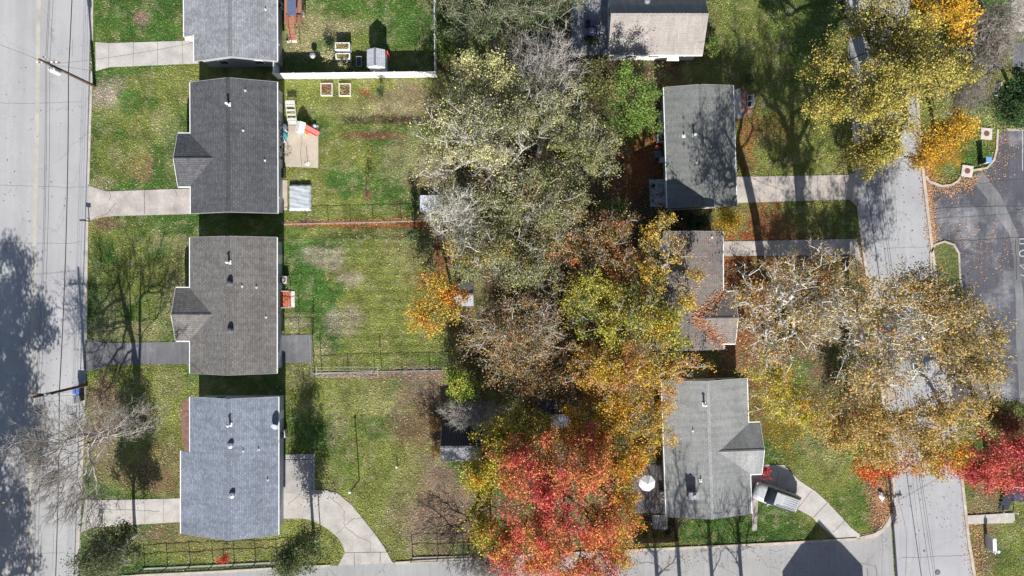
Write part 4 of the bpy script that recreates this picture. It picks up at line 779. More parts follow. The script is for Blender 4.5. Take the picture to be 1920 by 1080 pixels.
# ---- trees beyond the left and bottom edges, whose shadows reach into the picture
OFF = 'roadside trees beyond the left edge'
for qi, q in enumerate(((72,850,1.0,4800),(46,950,1.0,3800),(68,1060,1.0,4800),(36,1190,1.0,3600),(54,1300,.9,3800))):
    bx, by, s_, nl = q; z_ = 11
    f_ = lambda gx_, gy_, z_: (CX+(gx_-CX)*HC/(HC-z_), CY+(gy_-CY)*HC/(HC-z_))
    u0 = f_(bx-25, by, 11); u1 = f_(bx+18, by+50, 10.5)
    tree('broadleaf_tree', 'leafy roadside tree beyond the left edge, number '+'one two three four five'.split()[qi]+' from the top, shading the west road', (-55,by), [(u0[0],u0[1],11,60*s_,75*s_,3.2),(u1[0],u1[1],10.5,34*s_,45*s_,1.8)], YGR[:2]+OLIV[:2], nl, .27, 130, .35, .3, 'brown', 3, .8, spread=.35)
for bi, (bx, by, hh) in enumerate(((1345,1225,11),(1398,1200,10),(1286,1250,14.5),(1240,1200,9))):
    k0 = (HC-hh)/HC; ux, uy = CX+(bx-CX)/k0, CY+(by-CY)/k0
    tree('bare_tree', 'tall bare tree south of the street, '+('third','rightmost','second','leftmost')[bi]+' of four counted from the left', (bx,by), [(ux,uy,hh,58,55,4.5)], None, 0, n=230, R=.2, fork=.3, barkc='grey', twigs=3, twl=1.1, tipr=.016)
# ================================================================ FENCES
M_VINYL = mat('white_vinyl', (.80,.80,.79), .4, 0, .04, 2)
M_BLKW = mat('black_wire', (.045,.045,.045), .6, 0, .2, 3)
M_GALV = mat('grey_galvanised', (.40,.39,.38), .5, .3, .15, 3)
M_WOOD = mat('weathered_wood', (.20,.14,.10), .9, 0, .3, 3, .3, 12, .2)
def vinyl(pts, label, h=1.83, step=2.06):
    pts = [P(x, y) for x, y in pts]; root = empty('vinyl_fence', pts[0], 0, label, 'fence'); b0 = pts[0]
    for a, b in zip(pts[:-1], pts[1:]):
        d = b-a; n = max(1, round(d.length/step)); ang = math.atan2(d.y, d.x)
        for i in range(n):
            p = a+d*(i/n)-b0; q = a+d*((i+1)/n)-b0; c = (p+q)/2
            m = MB(); m.obox((c.x,c.y,h/2+.02), ((q-p).length-.13, .04, h-.16), ang).obox((c.x,c.y,h-.08), ((q-p).length-.12,.055,.12), ang).obox((c.x,c.y,.1), ((q-p).length-.12,.05,.12), ang)
            for s in range(1, 13): 
                u = p+(q-p)*(s/13); m.obox((u.x,u.y,h/2), (.012,.048,h-.3), ang)
            m.build('fence_panel', M_VINYL, root)
            m = MB(); m.obox((p.x,p.y,h/2+.03), (.12,.12,h+.06), ang).cyl((p.x,p.y,h+.06), .09, .07, 4, .01); m.build('fence_post', M_VINYL, root)
    p = pts[-1]-b0; m = MB(); m.obox((p.x,p.y,h/2+.03), (.12,.12,h+.06)).cyl((p.x,p.y,h+.06), .09, .07, 4, .01); m.build('fence_post', M_VINYL, root)
def wire_fence(pts, label, h=1.2, step=2.6, m1=None, rails=(1.0,), name='wire_fence', mesh=True, pr=.035, rr=.022, wob=.06):
    m1 = m1 or M_BLKW; pts = [P(x, y) for x, y in pts]; root = empty(name, pts[0], 0, label, 'fence'); b0 = pts[0]; wires = MB()
    rl = [[] for _ in rails]
    for a, b in zip(pts[:-1], pts[1:]):
        d = b-a; n = max(1, round(d.length/step))
        for i in range(n+1):
            p = a+d*(i/n)-b0
            if i < n or (b-pts[-1]).length < 1e-6:
                m = MB(); m.cyl((p.x,p.y,0), pr, h+.04, 7).cyl((p.x,p.y,h+.04), pr*1.2, .04, 7, .005); m.build('fence_post', m1, root)
        for i in range(n*4+1):
            p = a+d*(i/(n*4))-b0
            for k, f in enumerate(rails): rl[k].append((p.x,p.y,h*f+random.uniform(-wob,wob)*.6))
        if mesh:
            L_ = d.length; u = d.normalized(); sp = .3; t = -h
            while t < L_:
                for sgn in (1, -1):
                    t0, t1 = (t, t+h) if sgn == 1 else (t+h, t); z0, z1 = 0.05, h
                    lo, hi = min(t0,t1), max(t0,t1)
                    if lo < 0 or hi > L_: continue
                    A = a+u*t0-b0; B = a+u*t1-b0; wires.tube([(A.x,A.y,z0),(B.x,B.y,z1)], .004, 3)
                t += sp
    for r_ in rl: m = MB(); m.tube(r_, rr, 5); m.build('rail', m1, root)
    if mesh and wires.v: wires.build('wire_mesh', m1, root)
    return root
vinyl([(524,113),(523.5,148),(819,144.5),(817,-60)], 'tall white vinyl fence around the back lawn with the shed')
wire_fence([(533,419.5),(616,417),(700,415),(805,412.5)], 'black wire fence along the orange leaf strip below the tarp', 1.15, 2.5)
wire_fence([(604,700),(703,696),(858,694)], 'black wire fence along the lower end of the striped mown lawn', 1.25, 3.0)
wire_fence([(587,629),(588,662),(590,700)], 'short grey wire fence on the right side of the small asphalt pad', 1.2, 2.0, M_GALV)
wire_fence([(534,625),(534,584),(589,584),(589,625),(534,625)], 'small square dog pen of black wire beside the red porch steps', 1.1, 1.6)
wire_fence([(843,440),(843,500)], 'dark wire fence at the right end of the striped mown lawn', 1.3, 1.5)
wire_fence([(272,1064),(400,1058),(520,1052.5),(601,1047)], 'black post and rail fence between the corner lawn and the south street', 1.6, 2.22, None, (.97,.6), 'rail_fence', True, .05, .035, .12)
wire_fence([(774,1043),(870,1040),(925,1037)], 'black rail fence under the bare tree beside the south street', 1.55, 2.2, None, (.97,.55), 'rail_fence', True, .045, .03, .1)
m = MB(); 
def curbstrip(name, pts, w_, z, mm, label, cat='edging'):
    p0 = P(*pts[0]); mb = MB(); mb.ribbon([(P(x,y)-p0).xy for x,y in pts], w_, 0, z); o = mb.build(name, mm, None, False, p0); return tag(o, label, cat)
curbstrip('border_edging', [(588,700.5),(700,697.5),(860,694.8)], .2, .1, mat('pale_edging', (.30,.28,.265), .9, 0, .2, 2), 'pale concrete edging strip under the lower lawn wire fence')
curbstrip('border_edging', [(530,420.5),(700,417),(806,413.5)], .09, .08, mat('pale_edging', (.42,.39,.37)), 'thin grey edging board beside the orange leaf strip')
curbstrip('border_edging', [(268,1066),(400,1060),(521,1054)], .16, .12, mat('pale_edging', (.42,.39,.37)), 'pale edging board at the foot of the black corner lawn fence')
curbstrip('border_edging', [(772,1045.5),(880,1042)], .12, .12, mat('pale_edging', (.42,.39,.37)), 'pale edging board at the foot of the rail fence under the bare tree')
curbstrip('corner_wall', [(1674.5,950),(1676,966)], .2, .35, M_KERB, 'short pale concrete wall piece at the street corner', 'wall')
def plank_fence(pts, label, h=1.6, step=2.2, m1=None):
    m1 = m1 or M_WOOD; pts = [P(x, y) for x, y in pts]; root = empty('plank_fence', pts[0], 0, label, 'fence'); b0 = pts[0]
    for a, b in zip(pts[:-1], pts[1:]):
        d = b-a; n = max(1, round(d.length/step)); ang = math.atan2(d.y, d.x)
        for i in range(n):
            p = a+d*(i/n)-b0; q = a+d*((i+1)/n)-b0; m = MB(); k = int((q-p).length/.15)
            for s in range(k):
                u = p+(q-p)*((s+.5)/k); m.obox((u.x,u.y,h/2+random.uniform(-.02,.02)), (.135,.03,h), ang)
            m.build('plank_panel', m1, root); m = MB(); m.obox((p.x,p.y,h/2), (.1,.12,h+.1), ang); m.build('fence_post', m1, root)
plank_fence([(1264,966),(1266,1007),(1186,1010)], 'dark plank fence around the yard below the white canopy', 1.5)
plank_fence([(1250,395),(1345,390)], 'white plank fence just below the branch shaded grey roof', 1.2, 2.2, mat('white_fence_paint', (.62,.61,.6), .7, 0, .15, 2))
plank_fence([(966,668),(965,735)], 'shaded plank fence deep inside the woodland', 1.4)
# clothesline
root = empty('clothesline', P(655,698), 0, 'clothesline with two pale T shaped posts at the bottom of the mown lawn', 'clothesline')
b0 = P(655,698)
for px_ in (604,716):
    q = P(px_, 693)-b0; m = MB(); m.cyl((q.x,q.y,0), .035, 2.1, 8); m.build('post', M_GALV, root)
    m = MB(); m.obox((q.x,q.y,2.1), (.06,1.1,.06)); m.build('crossbar', M_GALV, root)
m = MB(); A, B = P(604,693)-b0, P(716,693)-b0
for o_ in (-.5,-.17,.17,.5): m.tube([(A.x,A.y+o_,2.12),((A.x+B.x)/2,A.y+o_,2.04),(B.x,A.y+o_,2.12)], .009, 4)
m.build('line', mat('cord', (.6,.6,.58), .8), root)

# ================================================================ POLES AND WIRES
M_POLE = mat('creosote_wood', (.10,.065,.05), .9, 0, .3, 2, .3, 12, .2)
M_INS = mat('white_porcelain', (.72,.72,.73), .3)
M_WIRE = mat('wire_black', (.03,.03,.03), .6)
def pole(base, h, label, trafo=True, arm=True, lean=(0,0), cross=None):
    root = empty('utility_pole', base, 0, label, 'utility pole')
    m = MB(); m.tube([(0,0,-.1),(lean[0]*.5,lean[1]*.5,h*.5),(lean[0],lean[1],h)], .16, 10, .11); m.build('pole', M_POLE, root)
    if arm:
        m = MB(); m.obox((lean[0],lean[1]+.12,h-1.2), (2.2,.1,.12)); m.build('crossarm', M_POLE, root)
        for x in (-.9,-.45,.45,.9):
            m = MB(); m.lathe((lean[0]+x,lean[1]+.12,h-1.14), [(.05,0),(.08,.06),(.05,.1),(.09,.15),(.03,.24)], 9); m.build('insulator', M_INS, root, True)
    if trafo:
        m = MB(); m.lathe((lean[0]*.8+.1,lean[1]*.8-.42,h-2.6), [(.02,0),(.27,.02),(.27,.95),(.30,.97),(.30,1.02),(.2,1.1),(.02,1.12)], 16); m.build('transformer', mat('transformer_grey', (.55,.56,.57), .5, 0, .05, 2), root, True)
        m = MB(); m.cyl((lean[0]*.8-.02,lean[1]*.8-.5,h-1.5), .04, .25, 8).cyl((lean[0]*.8+.2,lean[1]*.8-.5,h-1.5), .04, .25, 8).obox((lean[0],lean[1]+.45,h-.9), (.3,.12,.5)); m.build('fuse', M_INS, root)
    return root
PW = [Vector((-42.6,54,0)), P(178,162), P(162,722), Vector((-45.4,-43,0))]
pole(PW[1], 8.4, 'brown utility pole with grey transformer at the upper west driveway'); pole(PW[2], 8.0, 'brown utility pole below the black asphalt driveway', False)
pole(PW[0], 8.4, 'utility pole beyond the top edge carrying the west road wires', False); pole(PW[3], 8.4, 'utility pole beyond the bottom edge carrying the west road wires', False)
PE = [Vector((30.6,38,0)), Vector((40.3,-33.6,0))]
pole(PE[0], 9.0, 'utility pole beyond the top edge carrying the east road wires', False); pole(PE[1], 9.0, 'utility pole south of the street whose shadow crosses the corner', True)
def wire(name, pts, r, label, sag=.35, cat='wire', group=None):
    p0 = Vector(pts[0]); q = []
    for a, b in zip(pts[:-1], pts[1:]):
        a, b = Vector(a), Vector(b)
        for i in range(12):
            t = i/12; v = a.lerp(b, t); v.z -= sag*4*t*(1-t); q.append(v-p0)
    q.append(Vector(pts[-1])-p0); m = MB(); m.tube(q, r, 5); o = m.build(name, M_WIRE, None, True, p0); return tag(o, label, cat, group)
up = lambda p, z, dx=0: (p.x+dx, p.y, z)
for dx, z, lb in ((-.32,7.1,'leftmost'),(-.12,7.2,'middle'),(.10,7.1,'rightmost')):
    wire('power_line', [up(p, z, dx) for p in PW], .014, lb+' of the three thin power lines running above the west road', .4, group='power lines above the west road')
wire('phone_cable', [up(p, 4.25) for p in PW], .042, 'thick black phone cable on the west road poles nearest the lawns', .35)
for dx, z, lb in ((-.25,7.4,'leftmost'),(0,7.5,'middle'),(.25,7.4,'rightmost')):
    wire('power_line', [up(p, z, dx) for p in PE], .015, lb+' of the three thin power lines running above the east road', .5, group='power lines above the east road')
wire('phone_cable', [up(p, 5.5, -.1) for p in PE], .03, 'black phone cable over the left side of the east road', .4)
wire('service_drop', [up(PW[1],7.0), P(356,153,3.1)], .014, 'thin wire from the transformer pole to the charcoal roofed house', .5)
wire('service_drop', [up(PW[1],7.0), P(362,80,3.3), ], .012, 'thin wire from the transformer pole to the pale grey roofed house', .5)
wire('service_drop', [up(PW[1],7.9), (-64,29,8)], .014, 'thin wire from the transformer pole across the west road to the left', .3)
wire('service_drop', [up(PW[2],7.4), P(405,740,3.3)], .013, 'thin wire from the lower utility pole to the blue grey shingled house', .5)
wire('service_drop', [up(PW[2],7.3), P(404,700,3.2)], .013, 'thin wire from the lower utility pole to the brown grey roofed house', .5)
wire('service_drop', [up(PW[2],7.8), (-66,-11,8)], .013, 'thin wire from the lower utility pole across the west road to the left', .3)
wire('service_drop', [P(1312,92,4.0), (35.6,24,7.2)], .015, 'pale thin wire leading right from the tan roofed house', .6)
wire('service_drop', [P(1372,452,6), (37.6,-3,7.2)], .014, 'thin wire from the tall brown roofed house to the east road', .5)
wire('service_drop', [PE[1]+Vector((0,0,7.3)), (57,-22,7)], .014, 'thin wire across the lower east road towards the right edge', .5)

# ================================================================ SHEDS
def shed(name, label, rect, z, slope, axis, rm_, wm_, door=True, ov=.08):
    x0,y0,x1,y1 = rect; c = P((x0+x1)/2,(y0+y1)/2,z); k = (HC-z)/FP; a, b = (x1-x0)*k/2, (y1-y0)*k/2; rz = 0
    if axis == 'x': a, b = b, a; rz = math.radians(90)
    root = empty(name, (c.x,c.y,0), rz, label, 'shed'); r = z+slope*a
    m = MB(); m.ext(pent(a,z,r,.06), 'y', -b, b); m.build('roof', rm_, root)
    m = MB(); ia = a-ov; m.ext([(-ia,0),(ia,0),(ia,z-.07+ov*slope),(0,r-.08),(-ia,z-.07+ov*slope)], 'y', -b+ov, b-ov); m.build('wall', wm_, root)
    m = MB(); m.box(-.09,-b-.01,r-.06,.09,b+.01,r+.04); m.build('ridge_cap', mat('ridge_dark', (.13,.13,.14), .6), root)
    if door: 
        m = MB(); m.box(-.4,-b+ov-.03,.08,.4,-b+ov,1.7); d = m.build('door', wm_, root); m = MB(); m.box(.25,-b+ov-.06,.85,.32,-b+ov-.03,.95); m.build('handle', M_METAL, d)
    return root
M_SHEDROOF = shingle('shed_roof_pale', (.42,.44,.49), 'x', .7, .05)
shed('garden_shed', 'small white resin shed with pale ribbed roof beside the white vinyl fence', (688,93,722,126), 2.0, .62, 'y', M_SHEDROOF, M_VINYL)
bs = shed('garden_shed', 'grey roofed shed with shade painted on its north slope at the left edge of the scarlet maple', (828,798,903,865), 2.1, .80, 'x', mat('shed_felt', (.18,.185,.21), .8, 0, .15, 2, .1, 9), mat('shed_wall', (.3,.3,.32), .8), False)
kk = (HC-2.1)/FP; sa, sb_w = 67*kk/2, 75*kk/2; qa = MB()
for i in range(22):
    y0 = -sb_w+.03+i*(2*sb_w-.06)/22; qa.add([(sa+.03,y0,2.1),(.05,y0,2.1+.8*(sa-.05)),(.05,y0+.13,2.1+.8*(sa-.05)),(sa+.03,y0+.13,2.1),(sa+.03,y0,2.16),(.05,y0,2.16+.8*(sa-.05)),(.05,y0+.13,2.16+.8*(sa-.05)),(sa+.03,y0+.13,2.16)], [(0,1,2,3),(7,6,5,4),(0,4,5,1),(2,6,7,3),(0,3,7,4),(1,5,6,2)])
qa.build('shade_slats', mat('slope_shade', (.028,.03,.04), .6), bs)  # near-black slats put the shade of the unlit north slope into the colour
shed('garden_shed', 'low blue grey flat shed touching the grey roofed shed', (904,796,930,850), 1.7, .2, 'y', mat('blue_grey_roof', (.2,.23,.3), .7), mat('shed_wall', (.3,.3,.32)), False)
shed('garden_shed', 'pale roofed shed half hidden in the woodland right of the striped lawn', (851,530,888,574), 2.6, .45, 'x', mat('pale_metal_roof', (.22,.235,.27), .6, 0, .2, 3), mat('shed_wall', (.3,.3,.32)), False)
shed('garden_shed', 'dark blue roofed shed deep in the shade above the scarlet maple', (1014,752,1072,802), 2.3, .3, 'x', mat('dark_blue_roof', (.05,.06,.09), .7, 0, .2, 3), mat('shed_wall_dark', (.1,.1,.11), .8), False)
# trampoline-like pale sheet beside the bare tree
def base_obj(name, px, py, label, cat, rz=0, group=None, z=0): return empty(name, P(px, py, z), math.radians(rz), label, cat, group)
o = base_obj('covered_table', 808, 383, 'low frame under a pale blue white sheet at the woodland edge', 'covered table')
m = MB(); 
NN = 10
vs = [(-1.05+2.1*i/NN, -.85+1.7*j/NN, .62+.05*math.sin(i*1.7+j)+random.uniform(-.025,.025)) for j in range(NN+1) for i in range(NN+1)]
m.add(vs, [(j*(NN+1)+i, j*(NN+1)+i+1, (j+1)*(NN+1)+i+1, (j+1)*(NN+1)+i) for j in range(NN) for i in range(NN)]); m.build('sheet', mat('pale_sheet', (.48,.52,.62), .6, 0, .15, 3), o, True)
for x in (-.95,.95):
    for y in (-.75,.75): m = MB(); m.cyl((x,y,0), .04, .58, 7); m.build('leg', M_GALV, o)
# ================================================================ DECK, STEPS, PLANTERS
M_DECK = mat('red_deck_boards', (.36,.17,.11), .8, 0, .12, 2, .12, 8)
M_RED = mat('red_brown_steps', (.45,.13,.07), .8, 0, .15, 3)
dk = base_obj('wooden_deck', 545, 25, 'reddish wooden deck with railings and stairs behind the pale grey roofed house', 'deck'); b0 = P(545,25)
L0 = lambda x, y, z=0: P(x, y, z)-b0
m = MB(); A, B = L0(533,0,1.0), L0(566,43,1.0)
n = 14
for i in range(n):
    x0 = A.x+(B.x-A.x)*i/n; m.box(x0, L0(533,45,1).y, .88, x0+(B.x-A.x)/n-.015, 5.0, .95)
m.build('deck_floor', M_DECK, dk)
for (xa, xb) in ((533,538),(549,566)):
    m = MB(); y = L0(533,44,1.8).y; a_, b_ = L0(xa,0,1.8).x, L0(xb,0,1.8).x
    m.box(a_, y-.04, 1.78, b_, y+.04, 1.84)
    for t in np.arange(a_, b_, .14): m.box(t, y-.015, .95, t+.03, y+.015, 1.78)
    m.build('railing', M_WOOD, dk)
m = MB(); x = L0(565,0,1.8).x; m.box(x-.04, L0(0,44,1.8).y, 1.78, x+.04, 5, 1.84)
for t in np.arange(L0(0,44,1.8).y, 5, .16): m.box(x-.015, t, .95, x+.015, t+.03, 1.78)
m.build('railing', M_WOOD, dk)
for i in range(5):
    yy = L0(0,46,.8).y-.27*i; m = MB(); m.box(L0(537,0,.7).x, yy-.27, .70-.16*i, L0(552,0,.7).x, yy, .75-.16*i); m.build('stair_tread', M_DECK, dk)
for xx in (537,553):
    p, q = L0(xx,46,1.7), L0(xx,66,.9); m = MB(); m.tube([(p.x,p.y,1.75),(p.x,p.y-1.4,.95)], .035, 5).tube([(p.x,p.y-1.4,0),(p.x,p.y-1.4,.95)], .035, 5); m.build('handrail', M_WOOD, dk)
slab('stair_pad', [(538.5,64),(557,64),(557.5,80),(538.5,80)], mat('pale_step', (.6,.58,.55)), .07)
def chairs(px, py, label, col, rz=0, w_=.5, h=.42, group=None, slats=False, z=0):
    c = mat('chair_%d_%d_%d' % tuple(int(v*100) for v in col), col, .6); o = base_obj('patio_chair', px, py, label, 'chair', rz, group, z)
    m = MB(); m.box(-w_/2,-w_/2,h-.04,w_/2,w_/2,h); m.build('seat', c, o); m = MB(); m.obox((0,w_/2+.05,h+.28), (w_,.04,.55), 0, math.radians(-12)); m.build('backrest', c, o)
    for sx in (-1,1):
        m = MB(); m.box(sx*w_/2-.025,-w_/2,h+.2,sx*w_/2+.025,w_/2,h+.24).box(sx*w_/2-.02,-w_/2,h,sx*w_/2+.02,-w_/2+.04,h+.2); m.build('armrest', c, o)
        for sy in (-1,1): m = MB(); m.box(sx*w_/2-.02,sy*(w_/2-.03)-.02,0,sx*w_/2+.02,sy*(w_/2-.03)+.02,h-.04); m.build('leg', c, o)
    return o
# furniture on the deck
chairs(527.5,14,'dark chair in the shade on the wooden deck, nearest the house', (.06,.07,.10), 90, z=.95)
o = base_obj('bench_table', 551, 17, 'blue grey glass table on the wooden deck', 'table', 0, None, .95)
m = MB(); m.box(-.45,-.9,.68,.45,.9,.72); m.build('table_top', mat('blue_glass', (.10,.13,.22), .15), o)
for sx in (-1,1):
    for sy in (-1,1): m = MB(); m.box(sx*.4-.02,sy*.82-.02,0,sx*.4+.02,sy*.82+.02,.68); m.build('leg', M_WIRE, o)
o = base_obj('plant_pot', 541, 75, 'black round pot on the pale slab at the deck stairs', 'pot', 0, None, .07); m = MB(); m.lathe((0,0,0), [(.12,0),(.17,.28),(.19,.3),(.14,.3),(.12,.2),(.01,.18)], 12); m.build('pot', M_RUBBER, o, True)
o = base_obj('hose_box', 569, 28, 'small white box by the deck railing posts', 'box'); m = MB(); m.box(-.12,-.2,0,.12,.2,.5); m.build('body', M_VINYL, o); m = MB(); m.box(-.14,-.22,.5,.14,.22,.55); m.build('lid', M_VINYL, o)
def raised(px, py, w_, d_, h, label, trim, soil, two=False):
    o = base_obj('raised_bed', px, py, label, 'planter')
    for (a, b) in (((-w_/2,-d_/2),(w_/2,-d_/2+.09)),((-w_/2,d_/2-.09),(w_/2,d_/2)),((-w_/2,-d_/2+.09),(-w_/2+.09,d_/2-.09)),((w_/2-.09,-d_/2+.09),(w_/2,d_/2-.09))):
        m = MB(); m.box(a[0],a[1],0,b[0],b[1],h); m.build('side_board', trim, o)
    m = MB(); m.box(-w_/2+.09,-d_/2+.09,.0,w_/2-.09,d_/2-.09,h-.08); m.build('soil', soil, o)
    rng = np.random.RandomState(int(px)); n = 160; C = np.stack([rng.uniform(-w_/2+.12,w_/2-.12,n), rng.uniform(-d_/2+.12,d_/2-.12,n), np.full(n,h-.03)+rng.rand(n)*.08], 1)
    leaf_mesh('dry_plants', C, .13, pal_cols(C, [(.3,.22,.12),(.45,.40,.14),(.2,.2,.07),(.35,.14,.08)], rng), o, .5, rng)
M_SOIL = mat('garden_soil', (.17,.11,.08), .95, 0, .4, 6, .4, 18, .4)
M_BEDB = mat('pale_bed_boards', (.55,.50,.44), .8, 0, .1, 2)
raised(613.5,169,1.24,1.3,.28,'raised bed with bare soil below the white vinyl fence, left of the pair',M_BEDB,M_SOIL)
raised(647.5,169.5,1.24,1.3,.28,'raised bed with brown leaves below the white vinyl fence, right of the pair',M_BEDB,M_SOIL)
raised(646,92.5,1.5,.75,.95,'upper white vinyl raised planter left of the small white shed',M_VINYL,M_SOIL)
raised(646,110,1.5,.65,.75,'lower white vinyl raised planter half in the fence shadow',M_VINYL,M_SOIL)
o = base_obj('kettle_grill', 590.5,109, 'round silver lidded kettle grill on the back lawn', 'grill')
m = MB(); m.lathe((0,0,.55), [(.02,0),(.2,.05),(.29,.2),(.3,.26)], 16); m.build('bowl', M_RUBBER, o, True); m = MB(); m.lathe((0,0,.81), [(.31,0),(.28,.1),(.17,.19),(.03,.23)], 16); m.build('lid', mat('silver_lid', (.6,.6,.62), .35, .6), o, True)
for k in range(3): a = k*2.09; m = MB(); m.tube([(.15*math.cos(a),.15*math.sin(a),.6),(.3*math.cos(a),.3*math.sin(a),0)], .015, 5); m.build('leg', M_METAL, o)
o = base_obj('garden_cart', 675,118, 'small grey framed garden cart in the fence shadow beside the shed', 'cart')
m = MB(); m.box(-.26,-.5,.3,.26,.5,.34); m.build('tray', mat('cart_dark', (.07,.07,.08), .7), o)
for (a,b) in (((-.28,-.52),(-.24,.52)),((.24,-.52),(.28,.52)),((-.24,-.52),(.24,-.48)),((-.24,.48),(.24,.52))): m = MB(); m.box(a[0],a[1],.3,b[0],b[1],.55); m.build('rail', M_GALV, o)
for sx in (-1,1):
    for sy in (-1,1): 
        m = MB(); m.tube([(sx*.3,sy*.38,.14),(sx*.36,sy*.38,.14)], .14, 12); m.build('wheel', M_RUBBER, o)
o = base_obj('wooden_ladder', 729,120, 'ladder lying beside the right wall of the small white shed', 'ladder', 2)
for sx in (-.16,.16): m = MB(); m.box(sx-.02,-.95,.02,sx+.02,.75,.07); m.build('side_rail', M_WOOD, o)
for i in range(6): m = MB(); m.box(-.14,-.85+i*.27,.03,.14,-.81+i*.27,.06); m.build('rung', M_GALV, o)
o = base_obj('wheelbarrow', 727,106, 'small red wheelbarrow leaning by the white shed', 'wheelbarrow', 20)
m = MB(); m.add([(-.25,-.35,.55),(.25,-.35,.55),(.2,.35,.6),(-.2,.35,.6),(-.15,-.22,.3),(.15,-.22,.3),(.12,.2,.3),(-.12,.2,.3)], [(4,5,6,7),(0,4,7,3),(1,2,6,5),(0,1,5,4),(3,7,6,2)]); m.build('tray', mat('red_paint', (.6,.08,.06), .5), o)
m = MB(); m.tube([(-.04,.42,.17),(.04,.42,.17)], .17, 12); m.build('wheel', M_RUBBER, o)
for sx in (-1,1): m = MB(); m.tube([(sx*.05,.4,.2),(sx*.15,-.1,.3),(sx*.25,-.75,.5)], .02, 5); m.build('handle', M_WOOD, o)
# steps behind the charcoal house
o = base_obj('open_steps', 549,217, 'pale open wooden steps on the patio of the charcoal roofed house', 'steps')
for i in range(5): m = MB(); m.box(-.42,-.95+i*.42,.17+.17*i-.04,.42,-.95+i*.42+(.42 if i in (0,) else .2),.17+.17*i); m.build('tread', mat('pale_boards', (.55,.54,.52), .7, 0, .1, 3), o)
m = MB(); m.box(-.45,1.0,.82,.45,1.35,.9); m.build('landing', mat('pale_boards', (.55,.54,.52)), o)
for sx in (-1,1): m = MB(); m.add([(sx*.44,-1,0),(sx*.48,-1,0),(sx*.48,1.3,0.8),(sx*.44,1.3,.8),(sx*.44,-1,.14),(sx*.48,-1,.14),(sx*.48,1.3,.98),(sx*.44,1.3,.98)], [(0,1,5,4),(1,2,6,5),(2,3,7,6),(3,0,4,7),(4,5,6,7),(0,3,2,1)]); m.build('stringer', mat('pale_boards', (.55,.54,.52)), o)
# red porch steps behind the brown grey house
o = base_obj('porch_steps', 533,561, 'red brown wooden porch steps beside the dog pen', 'steps')
m = MB(); m.box(-.75,-.82,.5,-.05,.82,.58); m.build('landing', M_RED, o)
for i in range(3): m = MB(); m.box(-.05+.27*i,-.78,.42-.15*i,.2+.27*i,.78,.47-.15*i); m.build('tread', M_RED, o)
for sy in (-1,1):
    m = MB(); m.box(-.75,sy*.85-.03,1.35,-.02,sy*.85+.03,1.42).tube([(0,sy*.85,1.38),(.75,sy*.85,.85)], .035, 5); 
    for t in (-.7,-.4,-.05,.7): m.box(t-.02,sy*.85-.02,0.1,t+.02,sy*.85+.02,1.36 if t < .5 else .86)
    m.build('handrail', mat('pale_boards', (.55,.54,.52)), o)
slab('stair_pad', [(541,546),(553,546),(553,576),(541,576)], mat('pale_step', (.6,.58,.55)), .08)
def ac(px, py, label, rz=0, s=.38):
    o = base_obj('air_conditioner', px, py, label, 'air conditioner', rz)
    m = MB(); m.box(-s,-s,.05,s,s,.75); m.build('casing', mat('ac_beige', (.50,.48,.44), .6), o)
    m = MB(); m.cyl((0,0,.75), s*.82, .03, 16); g = m.build('fan_grille', mat('ac_dark', (.10,.07,.06), .6), o); m = MB(); m.cyl((0,0,.78), s*.3, .02, 10)
    for k in range(4): m.obox((math.cos(k*1.571)*s*.4,math.sin(k*1.571)*s*.4,.785), (.5*s if k%2 == 0 else .06, .06 if k%2 == 0 else .5*s, .01))
    m.build('fan_hub', M_GALV, g)
ac(535,525,'boxy air conditioner at the back wall of the brown grey roofed house'); ac(532,812,'air conditioner at the back wall of the blue grey shingled house',10)
ac(1237,262,'pale air conditioner at the left wall of the branch shaded grey house'); ac(1243,926,'air conditioner at the left wall of the chimney house',5)
# ================================================================ PATIO THINGS
o = base_obj('toy_playhouse', 571,243, 'white and orange plastic toy playhouse on the tan patio', 'playhouse', -12)
M_TOY = mat('toy_white', (.75,.74,.70), .4); M_OR = mat('toy_orange', (.75,.25,.04), .4); M_TEAL = mat('toy_teal', (.08,.42,.42), .4); M_PINK = mat('toy_coral', (.72,.17,.15), .4)
m = MB(); m.box(-.55,-.5,0,.25,.5,.95); m.build('body', M_TOY, o)
m = MB(); m.ext([(-.62,.95),(-.15,1.3),(.32,.95),(.32,.88),(-.15,1.23),(-.62,.88)], 'y', -.55, .55); m.build('roof', M_TOY, o)
m = MB(); m.box(.25,-.5,0,.5,.5,.6).box(.3,-.45,.6,.45,.45,.75); m.build('side_frame', M_OR, o); m = MB(); m.box(-.2,-.57,.1,.2,-.5,.6); m.build('door', M_TEAL, o)
m = MB(); m.box(-.42,-.53,.5,-.26,-.49,.75); m.build('window', mat('toy_blue', (.05,.2,.5), .4), o)
o = base_obj('toy_slide', 586,247, 'coral plastic toy slide beside the toy playhouse', 'slide', -25)
m = MB(); m.add([(-.6,-.25,.9),(-.6,.25,.9),(.7,.25,.08),(.7,-.25,.08),(-.6,-.25,.82),(-.6,.25,.82),(.7,.25,.0),(.7,-.25,.0)], [(0,1,2,3),(4,7,6,5),(0,4,5,1),(2,6,7,3)])
m.build('chute', M_PINK, o)
for sy in (-1,1): m = MB(); m.tube([(-.6,sy*.27,.98),(.7,sy*.27,.14)], .035, 6); m.build('side_rail', M_PINK, o)
m = MB(); m.box(-.8,-.25,0,-.62,.25,.9); m.build('ladder', mat('toy_dark_red', (.25,.03,.04), .5), o)
o = base_obj('toy_ball', 591,237, 'blue and white ball near the upper patio corner', 'ball'); m = MB(); m.lathe((0,0,0), [(.02,0),(.16,.05),(.22,.2),(.16,.36),(.02,.42)], 12); m.build('ball', mat('ball_pale', (.45,.52,.65), .4), o, True)
